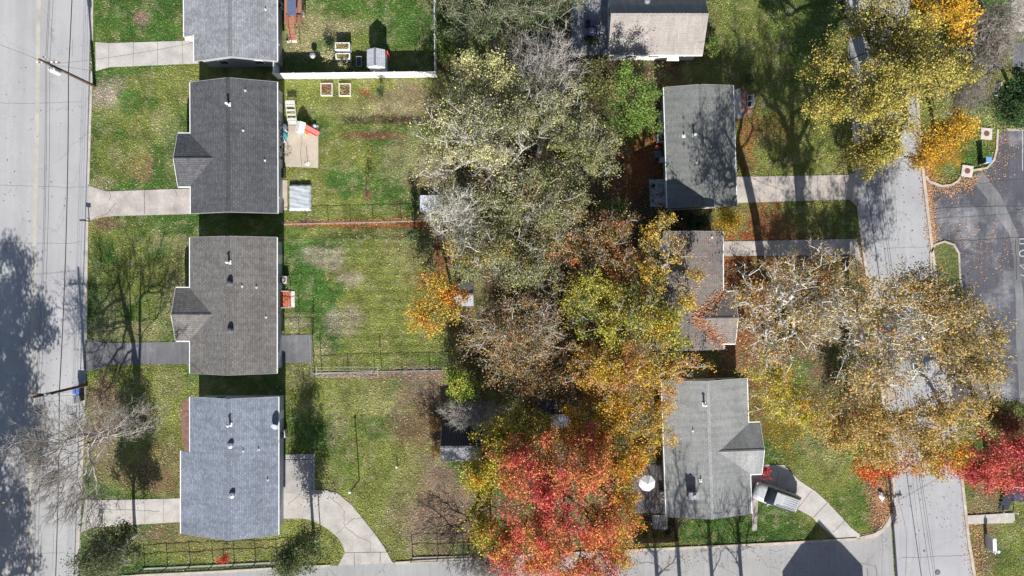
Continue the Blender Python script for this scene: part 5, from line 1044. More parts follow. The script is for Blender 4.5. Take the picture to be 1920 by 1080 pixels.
def tub(px, py, r, h, col, label, cat='bin', name='storage_bin'):
    o = base_obj(name, px, py, label, cat); c = mat('tub_%d_%d_%d' % tuple(int(v*100) for v in col), col, .5)
    m = MB(); m.lathe((0,0,0), [(r*.8,0),(r,h)], 14); m.build('tub', c, o, True); m = MB(); m.lathe((0,0,h), [(r*1.06,0),(r*.98,.05),(.02,.09)], 14); m.build('lid', c, o, True); return o
tub(536,241,.33,.6,(.12,.14,.19),'dark grey round bin at the top left corner of the tan patio')
tub(534,257,.38,.5,(.05,.33,.36),'teal round sandbox tub at the left side of the tan patio','tub','sandbox_tub')
chairs(535,248,'pale grey plastic chair between the dark bin and teal tub', (.5,.5,.52), 40); chairs(532,265,'white metal patio chair below the teal tub', (.62,.62,.6), 20)
def bike(px, py, rz, label, col):
    o = base_obj('bicycle', px, py, label, 'bicycle', rz); c = mat('bike_%d' % int(col[0]*100), col, .4)
    for x in (-.5,.5):
        pts = [(x+.31*math.cos(a),0,.32+.31*math.sin(a)) for a in np.linspace(0,2*math.pi,17)]; m = MB(); m.tube(pts, .022, 5); w_ = m.build('wheel', M_RUBBER, o)
        m = MB(); 
        for a in np.linspace(0, math.pi, 5)[:-1]: m.tube([(x+.29*math.cos(a),0,.32+.29*math.sin(a)),(x-.29*math.cos(a),0,.32-.29*math.sin(a))], .005, 3)
        m.build('spokes', M_METAL, w_)
    m = MB(); m.tube([(-.5,0,.32),(-.18,0,.78),(.36,0,.75),(-.05,0,.3),(-.5,0,.32)], .02, 5).tube([(-.05,0,.3),(-.2,0,.88)], .018, 5).tube([(.5,0,.32),(.34,0,.95)], .02, 5); m.build('frame', c, o)
    m = MB(); m.tube([(.28,-.28,.97),(.36,0,.95),(.28,.28,.97)], .018, 5); m.build('handlebar', M_METAL, o); m = MB(); m.box(-.33,-.07,.88,-.07,.07,.93); m.build('saddle', M_RUBBER, o)
bike(533,276,75,'white bicycle standing against the wall by the tan patio',(.6,.6,.6)); bike(536,296,40,'dark bicycle at the lower left of the tan patio',(.05,.06,.09))
o = base_obj('umbrella_stand', 577,307, 'thin black pole standing in a base on the tan patio', 'pole'); m = MB(); m.cyl((0,0,0), .22, .08, 14); m.build('base', M_TOY, o); m = MB(); m.cyl((0,0,.08), .028, 1.1, 8); m.build('pole', M_RUBBER, o)
# tarp covered rectangle
o = base_obj('covered_hot_tub', 563.5,371, 'low rectangular tub under a wrinkled pale grey tarp behind the charcoal roofed house', 'covered tub')
n1, n2 = 26, 32; TW, TH = 2.25, 2.7; vs = []
for j in range(n2+1):
    for i in range(n1+1):
        x = -TW/2+TW*i/n1; y = -TH/2+TH*j/n2; e = min(i, n1-i, j, n2-j); z = .46+.014*math.sin(y*7+2.2*math.sin(x*1.9))+.010*math.sin(x*9+y*4)+.010*math.sin(y*15+x*3)+random.uniform(-.006,.006)
        if e == 0: z = .10; x *= 1.03; y *= 1.02
        if e == 1: z -= .06
        vs.append((x+.015*math.sin(y*7), y+.015*math.sin(x*8), z))
m = MB(); m.add(vs, [(j*(n1+1)+i, j*(n1+1)+i+1, (j+1)*(n1+1)+i+1, (j+1)*(n1+1)+i) for j in range(n2) for i in range(n1)]); m.build('tarp', mat('pale_tarp', (.40,.43,.46), .35, 0, .08, 2), o, True)
m = MB(); m.box(-TW/2+.1,-TH/2+.1,0,TW/2-.1,TH/2-.1,.38); m.build('tub', M_WOOD, o)
o = base_obj('cellar_hatch', 529,325, 'dark slatted box at the back wall above the grey tarp', 'box'); m = MB(); m.box(-.4,-.5,0,.4,.5,.45); m.build('box', mat('dark_slats', (.06,.055,.05), .8), o)
for i in range(6): m = MB(); m.box(-.4,-.45+i*.17,.45,.4,-.37+i*.17,.48); m.build('slat', mat('slat_brown', (.10,.085,.075), .8), o)
# satellite dish, basketball hoop, poles
o = base_obj('satellite_dish', 516,797, 'grey satellite dish on the right roof edge of the blue grey shingled house', 'satellite dish', 0, None, 2.8)
m = MB(); m.obox((0,0,0), (1,1,1)); m.v = []; m.f = []; m.m = []
R_ = Matrix.Rotation(math.radians(45), 3, 'X'); prof = [(0.02,0),(.2,.02),(.36,.07),(.45,.13)]; ring = []
for (r_, z_) in prof: ring += [R_ @ Vector((r_*math.cos(a)*.8, r_*math.sin(a), z_)) for a in np.arange(0,2*math.pi,math.pi/8)]
m.add([v+Vector((.15,0,.5)) for v in ring], [(k*16+i, k*16+(i+1)%16, (k+1)*16+(i+1)%16, (k+1)*16+i) for k in range(3) for i in range(16)]); m.build('dish', mat('dish_grey', (.28,.32,.40), .4), o, True)
m = MB(); m.tube([(0,0,.0),(0,0,.3),(.13,0,.5)], .025, 6); m.build('mast', M_METAL, o); m = MB(); m.tube([(.15,-.1,.4),(.15,-.42,.8)], .015, 5); m.build('feed_arm', M_METAL, o)
o = base_obj('basketball_hoop', 601,993, 'basketball hoop with white backboard at the inner edge of the curved driveway', 'basketball hoop', 4)
m = MB(); m.tube([(0,0,0),(0,0,2.3),(-.1,-.02,2.8)], .05, 8); m.build('pole', M_RUBBER, o); m = MB(); m.box(-.75,-.06,2.5,.45,-.0,3.25); m.build('backboard', mat('backboard', (.62,.66,.72), .4), o)
m = MB(); m.tube([(-.15+.23*math.cos(a),.28+.23*math.sin(a),2.7) for a in np.linspace(0,2*math.pi,15)], .012, 5); m.build('rim', mat('rim_orange', (.6,.15,.03), .5), o)
o = base_obj('yard_pole', 674,900, 'slim dark metal pole with white cap standing in the lawn beside the curved driveway', 'pole'); m = MB(); m.tube([(0,0,0),(0,0,4.2)], .06, 8, .045); m.build('pole', M_RUBBER, o)
m = MB(); m.lathe((0,0,4.2), [(.09,0),(.13,.05),(.12,.16),(.02,.22)], 10); m.build('cap', M_VINYL, o, True)
o = base_obj('garden_post', 745,874, 'small white and green post in the lawn right of the yard pole', 'post'); m = MB(); m.cyl((0,0,0), .05, .5, 8); m.build('post', mat('post_green', (.05,.2,.1), .6), o); m = MB(); m.cyl((0,0,.5), .1, .06, 10); m.build('cap', M_VINYL, o)
o = base_obj('yard_sign', 192,983, 'small brown sign board on a thin post by the lower west driveway', 'sign'); m = MB(); m.cyl((0,0,0), .025, 1.0, 6); m.build('post', M_WOOD, o); m = MB(); m.box(-.24,-.03,.8,.24,.03,1.1); m.build('board', M_WOOD, o)
def mailbox(px, py, label, col=(.06,.06,.07), h=1.05):
    o = base_obj('mailbox', px, py, label, 'mailbox'); m = MB(); m.box(-.05,-.05,0,.05,.05,h); m.build('post', M_WOOD, o)
    m = MB(); m.ext([(-.1,h),(.1,h),(.1,h+.14),(.06,h+.21),(-.06,h+.21),(-.1,h+.14)], 'x', -.26, .26); m.build('box', mat('mailbox_%d' % int(col[0]*100), col, .5), o)
    m = MB(); m.box(-.05,.1,h+.08,.12,.115,h+.12); m.build('flag', mat('flag_red', (.6,.05,.04), .5), o)
mailbox(167,931,'black mailbox on a post where the lower west driveway meets the kerb')
mailbox(168,415,'dark mailbox by the kerb below the middle west driveway')
# wheelie bins at the kerb
def bin_(px, py, col, label, rz, lid):
    o = base_obj('wheelie_bin', px, py, label, 'bin', rz); c = mat('bin_%d_%d' % (int(col[0]*100), int(col[2]*100)), col, .5)
    m = MB(); m.add([(-.24,-.28,.05),(.24,-.28,.05),(.24,.28,.05),(-.24,.28,.05),(-.3,-.36,.95),(.3,-.36,.95),(.3,.36,.95),(-.3,.36,.95)], [(0,3,2,1),(4,5,6,7),(0,1,5,4),(1,2,6,5),(2,3,7,6),(3,0,4,7)]); m.build('body', c, o)
    m = MB(); m.box(-.33,-.4,.96,.33,.38,1.03); m.build('lid', mat('lid_%d_%d' % (int(lid[0]*100), int(lid[2]*100)), lid, .5), o)
    for sx in (-1,1): m = MB(); m.tube([(sx*.22,.3,.1),(sx*.28,.3,.1)], .1, 10); m.build('wheel', M_RUBBER, o)
bin_(154,729,(.05,.06,.10),'tall dark bin with bright blue lid at the kerb below the utility pole',-5,(.10,.17,.50)); bin_(155,745,(.07,.08,.08),'dark grey green bin at the kerb nearest the bare tree branches',8,(.16,.18,.18))
o = base_obj('planter_pot', 146,745, 'white flower arrangement in a pot beside the kerb bins', 'plant pot'); m = MB(); m.lathe((0,0,0), [(.15,0),(.2,.3)], 10); m.build('pot', M_RUBBER, o)
C = np.random.RandomState(3).normal(size=(90,3))*np.array([.2,.2,.08])+np.array([0,0,.5]); leaf_mesh('flowers', C, .13, np.full((90,3),.7), o, .6, np.random.RandomState(4))
# ================================================================ EAST SIDE THINGS
def umbrella(px, py, r, col, label, h=2.2, n=8, rz=0):
    o = base_obj('patio_umbrella', px, py, label, 'umbrella', rz); m = MB(); top = (0,0,h+.35); rim = [(r*math.cos(2*math.pi*k/n),r*math.sin(2*math.pi*k/n),h) for k in range(n)]
    m.add([top]+rim+[(0,0,h+.31)]+[(x,y,z-.04) for x,y,z in rim], [(0,1+k,1+(k+1)%n) for k in range(n)]+[(n+1,n+2+(k+1)%n,n+2+k) for k in range(n)]+[(1+k,n+2+k,n+2+(k+1)%n,1+(k+1)%n) for k in range(n)])
    m.build('canopy', mat('canopy_%d_%d' % (int(col[0]*100), int(col[2]*100)), col, .7), o)
    m = MB(); m.cyl((0,0,.05), .03, h+.3, 8); m.build('pole', M_METAL, o); m = MB(); m.cyl((0,0,0), .25, .06, 12); m.build('base', M_RUBBER, o)
    for k in range(n): m = MB(); a = 2*math.pi*k/n; m.tube([(0,0,h-.1),(r*.6*math.cos(a),r*.6*math.sin(a),h+.08)], .01, 4); m.build('rib', M_METAL, o)
umbrella(1205,894,.85,(.72,.72,.73),'white octagonal canopy over the dark patio beside the chimney house',2.3,8,15)
umbrella(1107,70,.42,(.20,.19,.30),'blue grey round umbrella on the shaded patio of the tan roofed house',1.6,14)
o = base_obj('patio_table', 1110,62, 'round dark glass table above the blue grey umbrella', 'table'); m = MB(); m.cyl((0,0,.7), .5, .03, 20); m.build('table_top', mat('dark_glass', (.05,.06,.08), .15), o)
for k in range(4): m = MB(); m.tube([(.1*math.cos(k*1.57),.1*math.sin(k*1.57),.68),(.38*math.cos(k*1.57),.38*math.sin(k*1.57),0)], .02, 5); m.build('leg', M_RUBBER, o)
o = base_obj('cloth', 1107,60, 'crumpled lime green cloth lying on the dark glass table', 'cloth', 0, None, .73); m = MB(); vs = [(.22*math.cos(a)*(1+.3*math.sin(3*a)),.18*math.sin(a),.03+.04*math.sin(5*a)) for a in np.arange(0,6.28,.52)]; m.add([(0,0,.1)]+vs, [(0,1+i,1+(i+1)%len(vs)) for i in range(len(vs))]); m.build('cloth', mat('lime_cloth', (.35,.75,.08), .7), o)
chairs(1101,50,'dark blue chair above the round glass patio table', (.04,.05,.10), 0); chairs(1119,57,'pale wire chair right of the round glass patio table', (.45,.43,.42), -90); chairs(1099,75,'dark chair left of the blue grey umbrella', (.06,.05,.06), 120)
o = base_obj('storage_bench', 1110,80, 'dark green leafy pot under the blue grey umbrella', 'plant pot'); m = MB(); m.lathe((0,0,0), [(.2,0),(.28,.4)], 12); m.build('pot', M_RUBBER, o)
C = np.random.RandomState(5).normal(size=(160,3))*np.array([.25,.25,.12])+np.array([0,0,.55]); leaf_mesh('foliage', C, .14, pal_cols(C, BGRN, np.random.RandomState(2)), o, .5, np.random.RandomState(6))
o = base_obj('lean_to', 1240,238, 'low grey lean to box against the left wall of the branch shaded grey house', 'storage box'); m = MB(); m.add([(-.35,-1,0),(.35,-1,0),(.35,1.3,0),(-.35,1.3,0),(-.35,-1,1.1),(.35,-1,1.4),(.35,1.3,1.4),(-.35,1.3,1.1)], [(0,3,2,1),(4,5,6,7),(0,1,5,4),(1,2,6,5),(2,3,7,6),(3,0,4,7)]); m.build('body', mat('lean_grey', (.33,.34,.36), .7), o)
m = MB(); m.add([(-.42,-1.08,1.09),(.36,-1.08,1.44),(.36,1.36,1.44),(-.42,1.36,1.09),(-.42,-1.08,1.13),(.36,-1.08,1.48),(.36,1.36,1.48),(-.42,1.36,1.13)], [(0,3,2,1),(4,5,6,7),(0,1,5,4),(1,2,6,5),(2,3,7,6),(3,0,4,7)]); m.build('lid', mat('lean_lid', (.42,.43,.45), .6), o)
tub(1232,278,.26,.35,(.45,.15,.10),'terracotta pot with white rim beside the grey house wall','pot','plant_pot'); 
o = base_obj('storage_box', 1232,291, 'dark blue grey square box left of the branch shaded grey house', 'box', 8); m = MB(); m.box(-.35,-.32,0,.35,.32,.6); m.build('body', mat('box_navy', (.09,.11,.17), .6), o); m = MB(); m.box(-.37,-.34,.6,.37,.34,.66); m.build('lid', mat('box_navy2', (.13,.15,.21), .6), o)
o = base_obj('storage_box', 1240,301, 'pale blue square box nearest the wall of the branch shaded grey house', 'box', -4); m = MB(); m.box(-.28,-.28,0,.28,.28,.55); m.build('body', mat('box_pale', (.33,.38,.48), .6), o); m = MB(); m.box(-.3,-.3,.55,.3,.3,.6); m.build('lid', mat('box_pale2', (.42,.47,.56), .6), o)
chairs(1231,376,'white plastic chair on the pale leafy patio slab, left of the two', (.6,.62,.68), 10, z=.1); chairs(1241,377,'white plastic chair on the pale leafy patio slab, right of the two', (.6,.62,.68), -12, z=.1)
tub(1224,349,.17,.25,(.03,.03,.03),'black round pot on the pale leafy patio slab','pot','plant_pot')
o = base_obj('porch_bench', 1403,192, 'white garden bench with dark cushions on the brick porch slab', 'bench', 90); M_CUSH = mat('cushion_dark', (.05,.045,.045), .8)
m = MB(); m.box(-.65,-.22,.4,.65,.22,.45); m.build('seat', M_VINYL, o); m = MB(); m.box(-.65,-.3,.45,.65,-.24,.9); m.build('backrest', M_VINYL, o)
for x in (-.32,.32): m = MB(); m.box(x-.24,-.16,.455,x+.24,.2,.54); m.build('cushion', M_CUSH, o)
for sx in (-.6,.6):
    for sy in (-.18,.18): m = MB(); m.box(sx-.03,sy-.03,.05,sx+.03,sy+.03,.4); m.build('leg', M_VINYL, o)
o = base_obj('fire_pit', 1196,886, 'round grey metal fire pit at the upper left of the dark patio', 'fire pit'); m = MB(); m.lathe((0,0,.2), [(.2,0),(.42,.15),(.45,.2),(.36,.2),(.1,.08),(.01,.08)], 16); m.build('bowl', M_GALV, o, True)
for k in range(3): a = k*2.09; m = MB(); m.tube([(.25*math.cos(a),.25*math.sin(a),.25),(.35*math.cos(a),.35*math.sin(a),0)], .02, 5); m.build('leg', M_RUBBER, o)
o = base_obj('garden_globe', 1245,988, 'small pale stone ball on the gravel bed below the chimney house', 'garden ball'); m = MB(); m.lathe((0,0,.04), [(.02,0),(.16,.06),(.2,.2),(.16,.34),(.02,.4)], 12); m.build('ball', mat('pale_stone', (.55,.54,.5), .8), o, True)
o = base_obj('garden_rock', 1651,930, 'white weathered boulder in the leaf strip beside the east road', 'rock', 20); m = MB(); rr = random.Random(5)
vs = []; 
for j in range(7):
    for i in range(10):
        a = 2*math.pi*i/10; t = math.pi*j/6; s_ = rr.uniform(.8,1.15); vs.append((.28*math.sin(t)*math.cos(a)*s_, .55*math.sin(t)*math.sin(a)*s_, .22+.26*math.cos(t)*s_))
m.add(vs, [(j*10+i, j*10+(i+1)%10, (j+1)*10+(i+1)%10, (j+1)*10+i) for j in range(6) for i in range(10)]); m.build('rock', mat('white_rock', (.62,.6,.58), .85, 0, .25, 5), o)
def manhole(px, py, r, label, group='manhole covers in the east road'):
    o = base_obj('manhole_cover', px, py, label, 'manhole cover', 0, None, .012); m = MB(); m.cyl((0,0,0), r, .012, 22); m.build('frame', mat('iron_ring', (.2,.2,.21), .7), o); m = MB(); m.cyl((0,0,.006), r*.84, .012, 22); c = m.build('lid', mat('iron_lid', (.09,.09,.095), .6, .3), o)
    m = MB()
    for k in (-1,0,1): m.box(-r*.5,k*r*.35-.03,.018,r*.5,k*r*.35+.03,.024)
    m.build('ribs', mat('iron_ring', (.2,.2,.21)), c)
manhole(1758,1073,.30,'large round manhole cover at the bottom of the east road'); manhole(1733,1033,.13,'small round valve cover above the large manhole cover'); manhole(1707,912,.12,'small round valve cover near the orange leaves on the east road')
def drain(px, py, rz, label):
    o = base_obj('drain_inlet', px, py, label, 'drain inlet', rz); m = MB(); m.box(-.58,-.58,0,.58,.58,.16); m.build('slab', mat('drain_concrete', (.5,.46,.43), .9, 0, .12, 3, .1, 9), o); m = MB(); m.cyl((0,0,.16), .29, .02, 18); m.build('lid', mat('rusty_lid', (.17,.075,.05), .8, 0, .3, 8), o)
drain(1848,251,-3,'square concrete drain box with rusty round lid on the grass, upper of two'); drain(1812,321,-8,'square concrete drain box with rusty round lid at the lot kerb, lower of two')
o = base_obj('news_box', 1838,304, 'dark upright box with blue top at the parking lot corner kerb', 'box', 5); m = MB(); m.box(-.28,-.25,0,.28,.25,1.25); m.build('body', M_RUBBER, o); m = MB(); m.box(-.3,-.27,1.25,.3,.27,1.33); m.build('top', mat('blue_top', (.15,.33,.62), .4), o); m = MB(); m.box(-.22,-.27,.7,.22,-.25,1.1); m.build('panel', M_VINYL, o)
o = base_obj('low_wall', 1872,172, 'short curved pale concrete wall beside the dark evergreen', 'wall'); m = MB(); m.ribbon([(P(x,y)-P(1872,172)).xy for x,y in ((1876,158),(1871,165),(1869,175),(1869,188))], .35, 0, .35); m.build('wall', M_KERB, o)
o = base_obj('boundary_stone', 1863,182, 'small white marker block left of the short curved wall', 'marker'); m = MB(); m.box(-.18,-.2,0,.18,.2,.3); m.build('block', M_VINYL, o); m = MB(); m.box(-.14,-.16,.3,.14,.16,.34); m.build('cap', M_VINYL, o)
o = base_obj('concrete_landing', 1857,973, 'long pale concrete landing with kerb edge right of the lower east road', 'landing'); m = MB(); q0 = P(1857,973)
m.prism([(P(x,y)-q0).xy[:] for x,y in ((1813,966),(1900,961),(1902,975),(1897,980),(1813,982))], 0, .12); m.build('slab', mat('landing_conc', (.40,.375,.34), .9, 0, .18, 2, .12, 9), o)
for x_ in (1880,1901): q = P(x_,960)-q0; m = MB(); m.cyl((q.x,q.y,.1), .06, .5, 8); m.build('post', M_VINYL, o)
o = base_obj('dark_ramp', 1885,938, 'dark slatted wooden steps above the pale landing under the crimson maple', 'steps'); 
for i in range(8): m = MB(); m.box(-.75+i*.06,-1.0+i*.28,.02+i*.08,.35+i*.03,-.76+i*.28,.07+i*.08); m.build('tread', mat('dark_tread', (.035,.04,.055), .7), o)
o = base_obj('ground_cabinet', 1908,925, 'dark utility cabinet with pale rim at the right edge under the crimson maple', 'cabinet'); m = MB(); m.box(-.8,-.7,0,.9,.7,.5); m.build('body', mat('cabinet_dark', (.05,.06,.09), .6), o); m = MB(); m.box(-.85,.7,0,.9,.78,.56); m.build('rim', M_VINYL, o)
o = base_obj('sign_board', 1848,1013, 'white double sided sign panel on posts in the grass right of the east road', 'sign', 2)
m = MB(); m.box(-.12,-.75,.12,.20,.55,1.25); m.build('panel', mat('sign_face', (.5,.5,.54), .5), o); m = MB(); m.box(-.14,-.77,1.25,.22,.57,1.3); m.build('cap', M_VINYL, o)
for y in (-.82,.62): m = MB(); m.box(-.05,y-.05,0,.09,y+.05,1.4); m.build('post', M_VINYL, o)
o = base_obj('spot_lamp', 1866,1031, 'small pale flood lamp on a stake beside the white sign panel', 'lamp'); m = MB(); m.cyl((0,0,0), .03, .4, 6); m.build('stake', M_METAL, o); m = MB(); m.lathe((0,0,.4), [(.06,0),(.17,.14),(.15,.16),(.02,.17)], 10); m.build('head', mat('lamp_pale', (.6,.64,.75), .4), o)
o = base_obj('marker_stake', 1840,1062, 'thin white marker stake with red tip at the bottom right grass', 'stake'); m = MB(); m.cyl((0,0,0), .03, 1.7, 7); m.build('stake', M_VINYL, o); m = MB(); m.cyl((0,0,1.7), .05, .3, 7, .03); m.build('tip', mat('red_tip', (.6,.05,.04), .5), o)
# ================================================================ CAR
def car(px, py, rz, label):
    o = base_obj('parked_car', px, py, label, 'car', rz); SIL = mat('silver_paint', (.46,.475,.495), .35, .1, .02, 1, spec=.5); DK = M_GLASS; BL = M_RUBBER
    def loft(secs):                     # sections (x, halfwidth, z0, z1, topwidth)
        m = MB(); ring = []
        for (x, w_, z0, z1, tw) in secs:
            ring.append([(x,-w_*.92,z0),(x,w_*.92,z0),(x,w_,z0+(z1-z0)*.3),(x,w_,z0+(z1-z0)*.75),(x,tw,z1),(x,tw*.5,z1+.025),(x,-tw*.5,z1+.025),(x,-tw,z1),(x,-w_,z0+(z1-z0)*.75),(x,-w_,z0+(z1-z0)*.3)])
        vs = [v for r in ring for v in r]; k = 10; fs = []
        for i in range(len(ring)-1):
            for j in range(k): fs.append((i*k+j, i*k+(j+1)%k, (i+1)*k+(j+1)%k, (i+1)*k+j))
        fs += [tuple(range(k)), tuple(range(len(vs)-1, len(vs)-k-1, -1))]; return m.add(vs, fs)
    loft([(-2.40,.55,.42,.74,.46),(-2.33,.74,.36,.84,.62),(-2.15,.86,.30,.95,.72),(-1.8,.93,.25,1.02,.80),(-1.0,.95,.25,1.06,.86),(0,.95,.25,1.08,.88),(1.4,.95,.25,1.08,.88),(2.1,.92,.28,1.06,.85),(2.32,.84,.34,1.0,.76),(2.4,.70,.40,.9,.62)]).build('body', SIL, o, True)
    loft([(-1.25,.80,1.02,1.07,.78),(-.36,.84,1.04,1.60,.66),(.2,.85,1.04,1.66,.69),(1.9,.83,1.04,1.62,.68),(2.28,.78,1.02,1.12,.74)]).build('windows', DK, o, True)
    m = MB(); m.add([(-.46,-.66,1.60),(-.46,.66,1.60),(.2,.70,1.68),(.2,-.70,1.68),(1.98,.69,1.65),(1.98,-.69,1.65),(-.42,-.66,1.66),(-.42,.66,1.66),(.2,.68,1.73),(.2,-.68,1.73),(1.96,.66,1.70),(1.96,-.66,1.70)],
        [(6,7,8,9),(9,8,10,11),(0,1,7,6),(1,2,8,7),(2,4,10,8),(4,5,11,10),(5,3,9,11),(3,0,6,9),(0,3,2,1),(3,5,4,2)]); m.build('roof', SIL, o)
    for i in range(5): m = MB(); y = -.42+i*.21; m.box(.45,y-.022,1.722,1.88,y+.022,1.742); m.build('roof_rib', mat('rib_grey', (.33,.33,.34), .5), o)
    for s in (-1,1):
        m = MB(); m.tube([(-.15,s*.64,1.72),(.05,s*.64,1.80),(1.7,s*.64,1.79),(1.9,s*.64,1.70)], .022, 6); m.build('roof_rail', BL, o)
        m = MB(); m.obox((-.72,s*1.02,1.08), (.16,.2,.14)); m.build('mirror', SIL, o)
        for x in (-.05,.95,1.72): m = MB(); m.obox((x,s*.80,1.34), (.07,.05,.58), 0, s*math.radians(18)); m.build('pillar', SIL, o)
        m = MB(); m.obox((-2.2,s*.68,.78), (.3,.3,.16)); m.build('headlight', mat('lamp_clear', (.6,.62,.65), .1), o); m = MB(); m.obox((2.34,s*.74,.85), (.1,.2,.3)); m.build('tail_light', mat('lamp_red', (.35,.02,.02), .2), o)
        for x in (-1.45,1.42):
            m = MB(); m.tube([(x,s*.74,.34),(x,s*.97,.34)], .34, 20); wh = m.build('wheel', BL, o); m = MB(); m.tube([(x,s*.96,.34),(x,s*.985,.34)], .2, 12); m.build('rim', M_METAL, wh)
    m = MB(); m.box(-2.44,-.6,.42,-2.34,.6,.62); m.build('grille', BL, o)
    m = MB(); m.tube([(-1.05,-.55,1.12),(-.75,.0,1.34)], .012, 4).tube([(-1.05,.15,1.12),(-.75,.6,1.34)], .012, 4); m.build('wiper', BL, o)
    for s in (-1,1): m = MB(); m.tube([(-2.2,s*.38,.97),(-1.2,s*.5,1.085)], .02, 4); m.build('hood_crease', SIL, o)
    return o
car(1450,928,-19,'silver estate car with ribbed roof parked on the curved east driveway')

# ================================================================ FALLEN LEAVES (nobody could count them)
def scatter(n, seed, thr=.12):
    rng = np.random.RandomState(seed); X = rng.uniform(-54, 54, n); Y = rng.uniform(-31, 31, n); l = lit_at(X, Y)
    keep = rng.rand(n) < np.clip(l*1.0+.07, 0, 1); X, Y = X[keep], Y[keep]; k = HC/FP; px, py = X/k+CX, CY-Y/k
    roadw = px < 172; return X, Y, px, py, roadw, rng
X, Y, px_, py_, rw, rng = scatter(150000, 21)
onroad = ((px_ < 172)|((px_ > 1600)&(px_ < 1800)&(py_ > 230))|((px_ > 1735)&(py_ > 320)&(py_ < 752))|(py_ > 1062))
keep = ~onroad|(rng.rand(len(X)) < .05); X, Y, px_, py_ = X[keep], Y[keep], px_[keep], py_[keep]
C = np.stack([X, Y, .02+rng.rand(len(X))*.03], 1)
cols = pal_cols(C, [(.46,.34,.20),(.36,.20,.11),(.50,.22,.09),(.28,.17,.09),(.52,.42,.26)], rng, 6, .3)
rust = np.array([.0]*len(X)); 
for (qx,qy,rx,ry,cc,st) in PATCH:
    if cc is RUST or cc is GOLD or cc is MULCH:
        d = ((px_-qx)/rx)**2+((py_-qy)/ry)**2; s = d < 1.1; tc_ = {id(RUST):(.56,.17,.05), id(GOLD):(.62,.40,.04), id(MULCH):(.45,.2,.13)}[id(cc)]
        s &= rng.rand(len(X)) < .7; cols[s] = np.array(tc_)*rng.uniform(.6,1.3,(s.sum(),1))
o = leaf_mesh('fallen_leaves', C, .135, cols, None, 2.2, rng); tag(o, 'fallen brown and orange leaves lying over the lawns', kind='stuff')
# leaves on drives, lot and roads
def lane_leaves(pts, wd, n, seed, pal, size=.13, z=.03):
    rng = np.random.RandomState(seed); q = [np.array(P2(*p)) for p in pts]; out = []
    seg = [np.linalg.norm(b-a) for a, b in zip(q[:-1], q[1:])]; pr = np.array(seg)/sum(seg)
    for i in rng.choice(len(seg), n, p=pr):
        a, b = q[i], q[i+1]; d = (b-a)/seg[i]; p = a+(b-a)*rng.rand()+np.array([-d[1],d[0]])*rng.normal()*wd; out.append((p[0],p[1],z+rng.rand()*.03))
    out = np.array(out); return out, pal_cols(out, pal, rng, 3, .3)
LP_ = [(.50,.20,.09),(.42,.26,.15),(.56,.32,.16),(.34,.15,.08)]
A_ = [lane_leaves([(1733,270),(1749,450),(1779,690)], .35, 2600, 31, LP_, z=.04), lane_leaves([(1611,430),(1640,640),(1668,860)], .5, 900, 32, LP_), lane_leaves([(1735,345),(1770,355),(1800,348),(1815,335),(1830,345)], .55, 900, 33, LP_),
      lane_leaves([(1760,460),(1840,450),(1900,480)], 2.2, 420, 34, LP_), lane_leaves([(1880,250),(1885,300),(1840,330)], 1.0, 330, 35, LP_), lane_leaves([(1400,355),(1590,350)], .9, 420, 36, LP_), lane_leaves([(1806,560),(1806,720)], 1.5, 700, 37, LP_),
      lane_leaves([(1650,900),(1655,985)], .7, 1500, 38, LP_+[(.55,.45,.35)]), lane_leaves([(1819,960),(1835,1080)], .5, 700, 39, LP_), lane_leaves([(533,419),(806,412)], .12, 1500, 40, [(.58,.2,.08),(.6,.3,.12),(.45,.12,.06)]),
      lane_leaves([(1217,350),(1250,375)], .8, 160, 41, [(.06,.05,.04)], z=.12), lane_leaves([(860,694),(700,698),(600,702)], .25, 500, 42, [(.4,.22,.2),(.45,.3,.25)]), lane_leaves([(1190,880),(1240,950)], 1.3, 420, 43, LP_),
      lane_leaves([(20,100),(90,1000)], 2.6, 130, 44, [(.12,.11,.10),(.3,.22,.15)]), lane_leaves([(1640,300),(1770,1000)], 2.2, 420, 45, [(.10,.09,.09),(.35,.22,.13)])]
C = np.concatenate([a[0] for a in A_]); cc_ = np.concatenate([a[1] for a in A_]); o = leaf_mesh('gutter_leaves', C, .14, cc_, None, 2.0, np.random.RandomState(50)); tag(o, 'leaves drifted along kerbs, drives and the parking lot', kind='stuff')
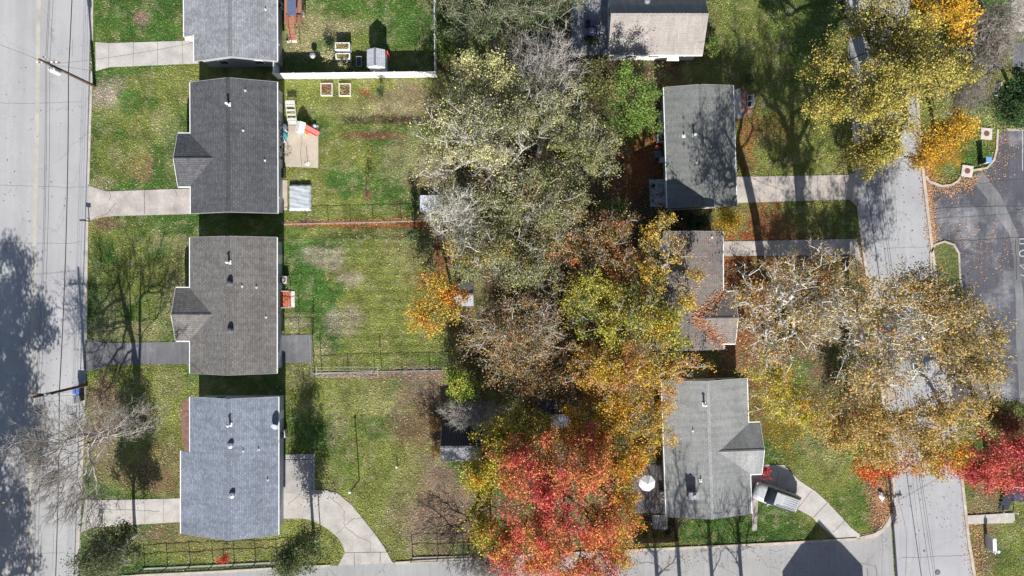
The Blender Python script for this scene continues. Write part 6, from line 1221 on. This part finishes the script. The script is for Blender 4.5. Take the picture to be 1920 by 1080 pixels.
# leaf piles in the valleys of the tall brown roof
root, c, k, a, b = e3; rng = np.random.RandomState(60); pts = []
yc = (CY-(548+645)/2)*k-c.y; hb = (645-548)*k/2; zb = 5.7+.36*hb; xr = a-(zb-5.7)/.30
for sgn, n in ((1,420),(-1,520)):
    for t in rng.rand(n):
        x = xr+(a-xr)*t; y = yc+sgn*hb*t; dx, dy = rng.normal()*.17, rng.normal()*.17; x += dx; y += dy
        wv = .8+.8*math.sin(t*7+sgn)**2; x += dx*wv; y += dy*wv
        if rng.rand() < .45*math.sin(t*11+sgn*2)**2: continue
        z = max(5.7+.30*(a-abs(x)), (zb-.36*abs(y-yc)) if abs(y-yc) < hb else 0); pts.append((x, y, z+.03+rng.rand()*.05))
for _ in range(160):
    x = a-rng.rand()*3.2; y = rng.uniform(-b, b); z = max(5.7+.30*(a-abs(x)), (zb-.36*abs(y-yc)) if abs(y-yc) < hb else 0); pts.append((x, y, z+.03))
C = np.array(pts); M = root.matrix_basis; C = np.array([M @ Vector(p) for p in C])
o = leaf_mesh('roof_leaves', C, .17, pal_cols(C, [(.42,.17,.09),(.46,.26,.14),(.36,.14,.08)], rng, 2, .3), None, 1.6, rng); tag(o, 'orange leaves piled in the valleys of the tall brown roof', kind='stuff')

# grass tufts standing on the lawns
def inside(poly, x, y):
    c = np.zeros(len(x), bool); n = len(poly)
    for i in range(n):
        (x1,y1),(x2,y2) = poly[i], poly[(i+1)%n]
        if y1 == y2: continue
        c ^= ((y1 > y) != (y2 > y))&(x < (x2-x1)*(y-y1)/(y2-y1)+x1)
    return c
rng = np.random.RandomState(77); n = 330000; X = rng.uniform(-45.5, 54, n); Y = rng.uniform(-31, 31, n); k = HC/FP; px_, py_ = X/k+CX, CY-Y/k
gcol, gl = ground_colour(X, Y); bad = rng.rand(n) < gl*.75
bad |= (px_ > 880)&(px_ < 1120)&(py_ > 180)&(py_ < 850)
for pl in SLABS+[wl+wr[::-1], el_+er_[::-1], st_+sb_[::-1], lot, [(374,-10),(536,-10),(536,400),(374,400)], [(378,440),(536,440),(536,1000),(360,1000)]]: bad |= inside(pl, px_, py_)
X, Y, gcol = X[~bad], Y[~bad], gcol[~bad]; C = np.stack([X, Y, rng.uniform(.015,.07,len(X))], 1)
gcol = np.clip(gcol*rng.uniform(.75,2.3,(len(X),1))*(1+rng.uniform(-.12,.12,(len(X),3))), 0, .9)
o = leaf_mesh('grass', C, .13, gcol, None, .55, rng, 0, 1.8); tag(o, 'short tufts of grass covering the lawns', kind='stuff')
